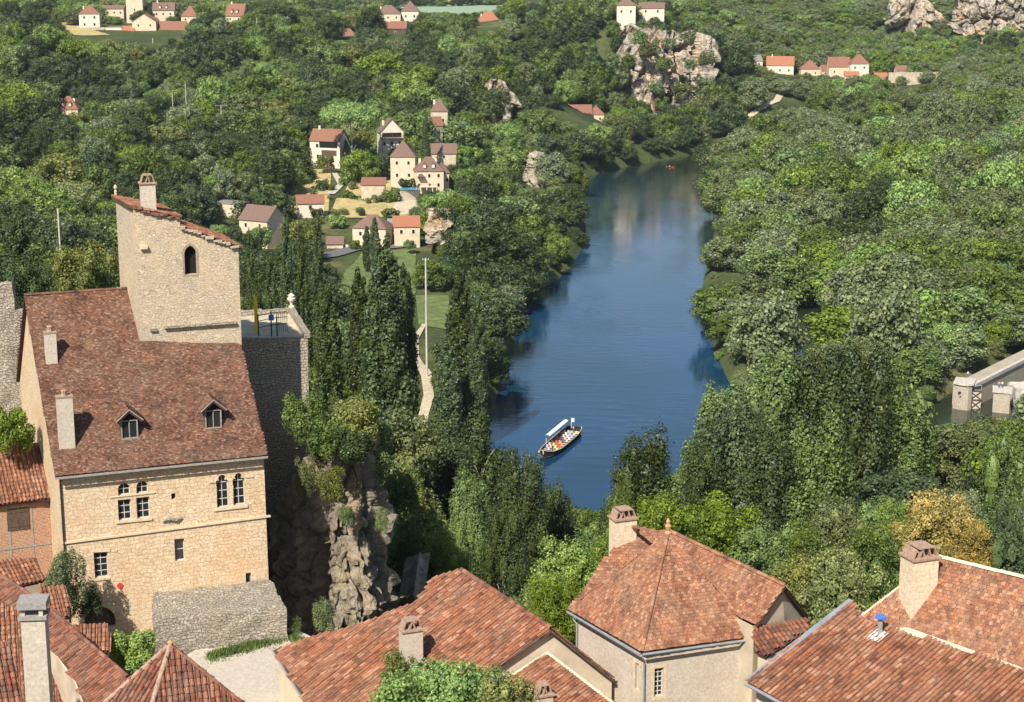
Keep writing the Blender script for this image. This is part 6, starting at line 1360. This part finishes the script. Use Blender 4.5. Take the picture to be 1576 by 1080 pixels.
for poly, D in [([(495,150),(588,150),(580,205),(500,205)],724),([(645,165),(663,165),(663,232),(645,232)],730),([(520,392),(640,385),(640,455),(690,460),(700,510),(660,510),(670,600),(660,650),(640,640),(638,560),(645,500),(560,440),(520,440)],600),([(500,306),(640,303),(650,335),(560,340),(505,330)],640),([(500,255),(520,255),(535,290),(600,275),(600,300),(640,303),(620,332),(520,335),(450,335),(440,300),(470,270)],760),([(320,334),(430,334),(430,362),(330,352)],600),([(465,0),(545,0),(530,18),(470,18)],1700),([(590,0),(785,0),(780,16),(700,22),(640,20),(590,8)],1900),
    ([(66,0),(88,0),(90,20),(68,20)],1300),([(84,24),(120,24),(124,42),(165,52),(160,60),(110,58)],1150),([(742,135),(775,122),(796,150),(790,185),(748,188)],912),([(1380,0),(1412,8),(1440,36),(1436,58),(1410,50),(1385,60)],1460),([(978,66),(1088,58),(1088,112),(1060,132),(1030,122),(1012,160),(986,152)],1090),
    ([(1484,0),(1576,0),(1576,20),(1556,34),(1535,54),(1515,48),(1496,30)],1380),([(1152,176),(1190,155),(1234,134),(1240,140),(1200,158),(1158,184)],1250),([(650,322),(698,322),(700,372),(655,372)],600),([(485,390),(560,376),(640,372),(640,384),(560,388),(490,402)],600),
    ([(398,360),(425,360),(430,385),(400,385)],590),([(222,174),(258,174),(266,190),(225,188)],850),([(600,850),(620,850),(652,915),(610,915)],180),([(806,235),(846,235),(846,288),(808,288)],776),([(1375,622),(1462,600),(1464,612),(1380,640)],390),([(1052,286),(1096,288),(1096,296),(1056,296)],700),([(1500,540),(1576,540),(1576,560),(1500,600)],410)]: protect(poly, D)
cliff('rock_pinnacle', [WZ(802,292,4),WZ(822,296,4),WZ(848,292,4),WZ(860,285,4)], [WD(806,238,786),WD(822,230,784),WD(838,236,786),WD(850,262,786)], 3.5, 6.3, 50, 36, 'farrock', .07)
cand = []
Rn = np.random.RandomState(21); y = 100.0
while y < 2400:
    sp = 7.5 if y < 260 else 8.6 if y < 500 else 9.5 if y < 900 else 11.5 if y < 1500 else 17
    half = y * .34 + 22
    for x in np.arange(-half, half, sp): cand.append((x + Rn.uniform(-.42,.42)*sp, y + Rn.uniform(-.42,.42)*sp, sp))
    y += sp * (.92 if y < 900 else 1.05)
cand = np.array(cand)
def steep(c): return (gz(c[:, 0], c[:, 1] + 6) - gz(c[:, 0], c[:, 1])) / 6
extra = []
c0 = cand[steep(cand) > .3]
for k_ in range(2): e = c0.copy(); e[:, :2] += Rn.uniform(-.55, .55, (len(e), 2)) * e[:, 2:3]; extra.append(e)
nb = np.stack([Rn.uniform(-120, 420, 26000), Rn.uniform(240, 900, 26000), np.full(26000, 3.0)], 1)
sb = np.minimum(sdist(nb[:, :2], RIV), sdist(nb[:, :2], CRK)); extra.append(nb[(sb > .3) & (sb < 6)][::4])
cand = np.concatenate([cand] + extra); sdc = np.minimum(sdist(cand[:, :2], RIV), sdist(cand[:, :2], CRK)); cz = gz(cand[:, 0], cand[:, 1])
slope = np.abs(gz(cand[:,0], cand[:,1]+2) - cz)
VILL = np.array([(-75,60),(-75,128),(-26,140),(-14,152),(-6,135),(-4,118),(2,112),(9,106),(20,100),(45,97),(70,90),(70,40),(-70,40)], float)
sv = sdist(cand[:, :2], VILL)
acc = []
TZ = np.array(TREEZ) if TREEZ else np.zeros((0, 3)); TXY = np.array(TREEXY)
for (x, y, sp), s_, z, vs in zip(cand, sdc, cz, sv):
    if (s_ < 1.8 and sp > 3) or vs < 5: continue
    if len(TZ) and (np.hypot(TZ[:, 0]-x, TZ[:, 1]-y) < TZ[:, 2] + 1.5).any(): continue
    if y < 420 and (np.hypot(TXY[:, 0]-x, TXY[:, 1]-y) < TXY[:, 2]*.75 + 2.5).any(): continue
    p0 = PX((x, y, z)); right = p0[0] > 1060 + (0 if y > 700 else 20)
    bank = s_ < 12
    big = Rn.rand()
    if right and 300 < y < 1150 and Rn.rand() < .56: continue
    if not right and 300 < y < 1200 and Rn.rand() < .26: continue
    if y < 300: Hh = Rn.uniform(8, 14); Rr = Hh * Rn.uniform(.36, .46)
    elif right and y < 1150: Hh = Rn.uniform(9, 21) + (big > .75) * 6; Rr = min(10.5, Hh * Rn.uniform(.46, .62))
    elif y < 1150: Hh = Rn.uniform(7, 16) + (big > .85) * 6; Rr = Hh * Rn.uniform(.4, .6)
    else: Hh = Rn.uniform(9, 15); Rr = Hh * Rn.uniform(.5, .62) * sp / 11.5
    if bank: Hh *= .8; Rr *= .95
    if sp == 3: Hh = Rn.uniform(2.5, 6); Rr = Hh * Rn.uniform(.45, .7)
    for tr in range(3):
        t_ = PX((x, y, z + Hh)); w = Rr * F / y; x0, x1, y0, y1 = t_[0]-w, t_[0]+w, t_[1], p0[1]
        i0, i1, j0, j1 = int(max(0, y0)//CELL), int(min(1079, y1)//CELL)+1, int(max(0, x0+w*.15)//CELL), int(min(1575, x1-w*.15)//CELL)+1
        if x1 < -60 or x0 > 1636 or y1 < -30: ok = False; break
        sub = prot[i0:i1, j0:j1]; fr = (sub > y).mean() if sub.size else 0
        ok = fr < (.10 if y < 1120 else .22)
        if ok: break
        Hh *= .68; Rr *= .78
    if not ok: continue
    cl = mn.noise(Vector((x*.02, y*.02, 3.1))) + Rn.randn()*.28
    if y < 300: hue = 'olive' if cl < -.25 else 'mid' if cl < .15 else 'bright' if cl < .4 else 'grey'
    elif right: hue = 'grey' if cl < -.08 else 'mid' if cl < .25 else 'bright' if cl < .5 else 'dark'
    elif y < 560: hue = 'dark' if cl < .2 else 'mid' if cl < .5 else 'grey'
    else: hue = 'dark' if cl < -.12 else 'mid' if cl < .22 else 'grey' if cl < .36 else 'bright' if cl < .62 else 'olive'
    acc.append([y, x, z - .4, Rr, Hh, hue, (t_[0], y0, y1, w)])
acc.sort(key=lambda a: a[0])
occ = np.zeros((GHm, GWm), bool)
for poly in [[(0,685),(38,620),(38,455),(172,450),(172,295),(230,285),(370,375),(370,480),(450,480),(475,520),(480,620),(600,640),(592,930),(645,925),(710,878),(850,968),(875,940),(965,810),(1030,820),(1210,905),(1245,950),(1310,925),(1440,858),(1576,890),(1576,1080),(0,1080)]]:
    occ |= inpoly(cc, np.array(poly, float)).reshape(GHm, GWm)
vis = []
ex = sorted(OCC, key=lambda q: q[4]); ei = 0
for a in acc:
    while ei < len(ex) and ex[ei][4] < a[0]:
        px, yt, yb, w, D = ex[ei]; m = ((xx*CELL - px)/w)**2 + ((yy*CELL - (yt+yb)/2)/((yb-yt)/2))**2 < .8; occ |= m; ei += 1
    px, y0, y1, w = a[6]; cy, hy = (y0+y1)/2, max(2, (y1-y0)/2)
    i0, i1, j0, j1 = max(0, int(y0//CELL)), max(0, min(GHm, int(y1//CELL)+2)), max(0, int((px-w)//CELL)), max(0, min(GWm, int((px+w)//CELL)+2))
    sx, sy = xx[i0:i1, j0:j1]*CELL + 2, yy[i0:i1, j0:j1]*CELL + 2
    m = ((sx - px)/w)**2 + ((sy - cy)/hy)**2 < .85; v = int((m & ~occ[i0:i1, j0:j1]).sum()); occ[i0:i1, j0:j1] |= m; vis.append(v)
vis = np.array(vis); order = np.argsort(-vis); indiv = set(order[:255].tolist())
LM = {'tour boat':(860,680),'round yellow green tree':(128,420),'umbrella pine':(540,200),'hillside manor':(650,260),'slim cypress':(654,200),'upper village':(210,50),'lone dusty red roof':(103,165),'lock piers':(1500,600),'small dark creek':(1238,520),
      'right hand hamlet':(1250,110),'rock pinnacle':(825,262),'gorge cliff':(1030,110),'long riverside house':(890,180),'gravel bar':(1075,290),'river meadow':(670,480),'yellow tree':(1448,800),'clay finial':(1028,810),
      'big cream chimney':(1410,850),'river fork clump':(1220,620),'stone tower':(270,300),'cream bungalow':(568,350),'lone orange roofed house':(752,30),'brown roofed farmhouse':(600,20),'far right cliffs':(1530,25),'right picture edge':(1560,330),'left picture edge':(15,270),
      'white gabled house':(392,345),'forest clearing':(240,182),'river bend':(1070,235),'open water':(960,400)}
lmn = list(LM); lmp = np.array([LM[k] for k in lmn], float); cells = {}
for i in indiv:
    px, y0, y1, w = acc[i][6]; p = np.array([px, y0*.6 + y1*.4]); d = np.hypot(*(lmp - p).T); k = int(np.argmin(d)); v = p - lmp[k]; a = math.degrees(math.atan2(-v[1], v[0])) % 360
    cells.setdefault((k, int(((a + 22.5) % 360) // 45)), []).append((d[k], i))
DIRS = ['right of','upper right of','above','upper left of','left of','lower left of','below','lower right of']; ORD = ['nearest','second','third','fourth','fifth','sixth','seventh','eighth','ninth','tenth','eleventh','twelfth','thirteenth','fourteenth','fifteenth','sixteenth','seventeenth','eighteenth']
HW = {'dark':'dark green','mid':'mid green','bright':'bright green','grey':'grey green','olive':'olive green'}
lab = {}
for (k, dr), L in cells.items():
    for r, (dd, i) in enumerate(sorted(L)): lab[i] = f"{HW[acc[i][5]]} tree, {ORD[min(r,17)]} one to the {DIRS[dr].replace(' of','')} of the {lmn[k]}".replace('to the above of', 'straight above').replace('to the below of', 'straight below')
stv, strot, stsc, stk = [], [], [], []; hk = ['bright','dark','grey','mid','olive']
for i, a in enumerate(acc):
    y, x, z, Rr, Hh, hue, _ = a; sh = i % 3; rot = (i * 2.399) % 6.283
    if i in indiv:
        crown = FAR[hue, sh] if y > 330 else near_crown('broad', hue, sh, 13000, .062)
        tree('woodland_tree', lab[i], (x, y, z), Rr, Hh, crown, TRK[False][i % 2], rot, grp='woodland trees of the valley')
    elif vis[i] > 0 or y < 1300:
        stv.append((x, y, z)); strot.append(rot); stsc.append((Rr, Rr, Hh)); stk.append(hk.index(hue) * 3 + sh)
print('TREES', len(acc), 'individual', len(indiv), 'stuff', len(stv), 'min vis', vis[order[254]])
wc = bpy.data.collections.new('wood_kinds')
for hi, h_ in enumerate(hk):
    for sh in range(3): wc.objects.link(bpy.data.objects.new(f'kind_{hi}{sh}', FAR[h_, sh]))
me = bpy.data.meshes.new('distant_woods'); me.from_pydata(stv, [], [])
for nm, typ, data, key in (('rot','FLOAT',strot,'value'),('kind','INT',stk,'value'),('scl','FLOAT_VECTOR',np.array(stsc).ravel(),'vector')): me.attributes.new(nm, typ, 'POINT').data.foreach_set(key, data)
wo_ = tag(mobj('distant_woods', me), 'the countless far trees that merge into one wooded valley', 'woods', kind='stuff')
ng = bpy.data.node_groups.new('plant_woods', 'GeometryNodeTree'); ng.interface.new_socket('Geometry', in_out='INPUT', socket_type='NodeSocketGeometry'); ng.interface.new_socket('Geometry', in_out='OUTPUT', socket_type='NodeSocketGeometry')
N = ng.nodes; gi, go_ = N.new('NodeGroupInput'), N.new('NodeGroupOutput'); ip = N.new('GeometryNodeInstanceOnPoints'); ci = N.new('GeometryNodeCollectionInfo'); ci.inputs['Collection'].default_value = wc; ci.inputs['Separate Children'].default_value = True; ci.inputs['Reset Children'].default_value = True
ip.inputs['Pick Instance'].default_value = True
def na(n, t_): q = N.new('GeometryNodeInputNamedAttribute'); q.data_type = t_; q.inputs[0].default_value = n; return q
cx = N.new('ShaderNodeCombineXYZ'); e2r = N.new('FunctionNodeEulerToRotation'); L = ng.links
L.new(gi.outputs[0], ip.inputs['Points']); L.new(ci.outputs[0], ip.inputs['Instance']); L.new(na('kind','INT').outputs[0], ip.inputs['Instance Index']); L.new(na('rot','FLOAT').outputs[0], cx.inputs[2]); L.new(cx.outputs[0], e2r.inputs[0]); L.new(e2r.outputs[0], ip.inputs['Rotation']); L.new(na('scl','FLOAT_VECTOR').outputs[0], ip.inputs['Scale']); L.new(ip.outputs[0], go_.inputs[0])
wo_.modifiers.new('plant', 'NODES').node_group = ng

# ---------------------------------------------------------------- the air of the valley
hz = MB(); hz.box((0, 3000, 168), (8600, 6800, 344)); 
tz_ = NT('valley_haze'); pv = tz_.n('ShaderNodeVolumePrincipled', {'Color': (.80, .88, 1, 1), 'Density': 0.00004, 'Anisotropy': 0.2}); tz_.t.links.new(pv.outputs[0], tz_.out.inputs[1])
tag(hz.build('haze', tz_.m), kind='stuff')
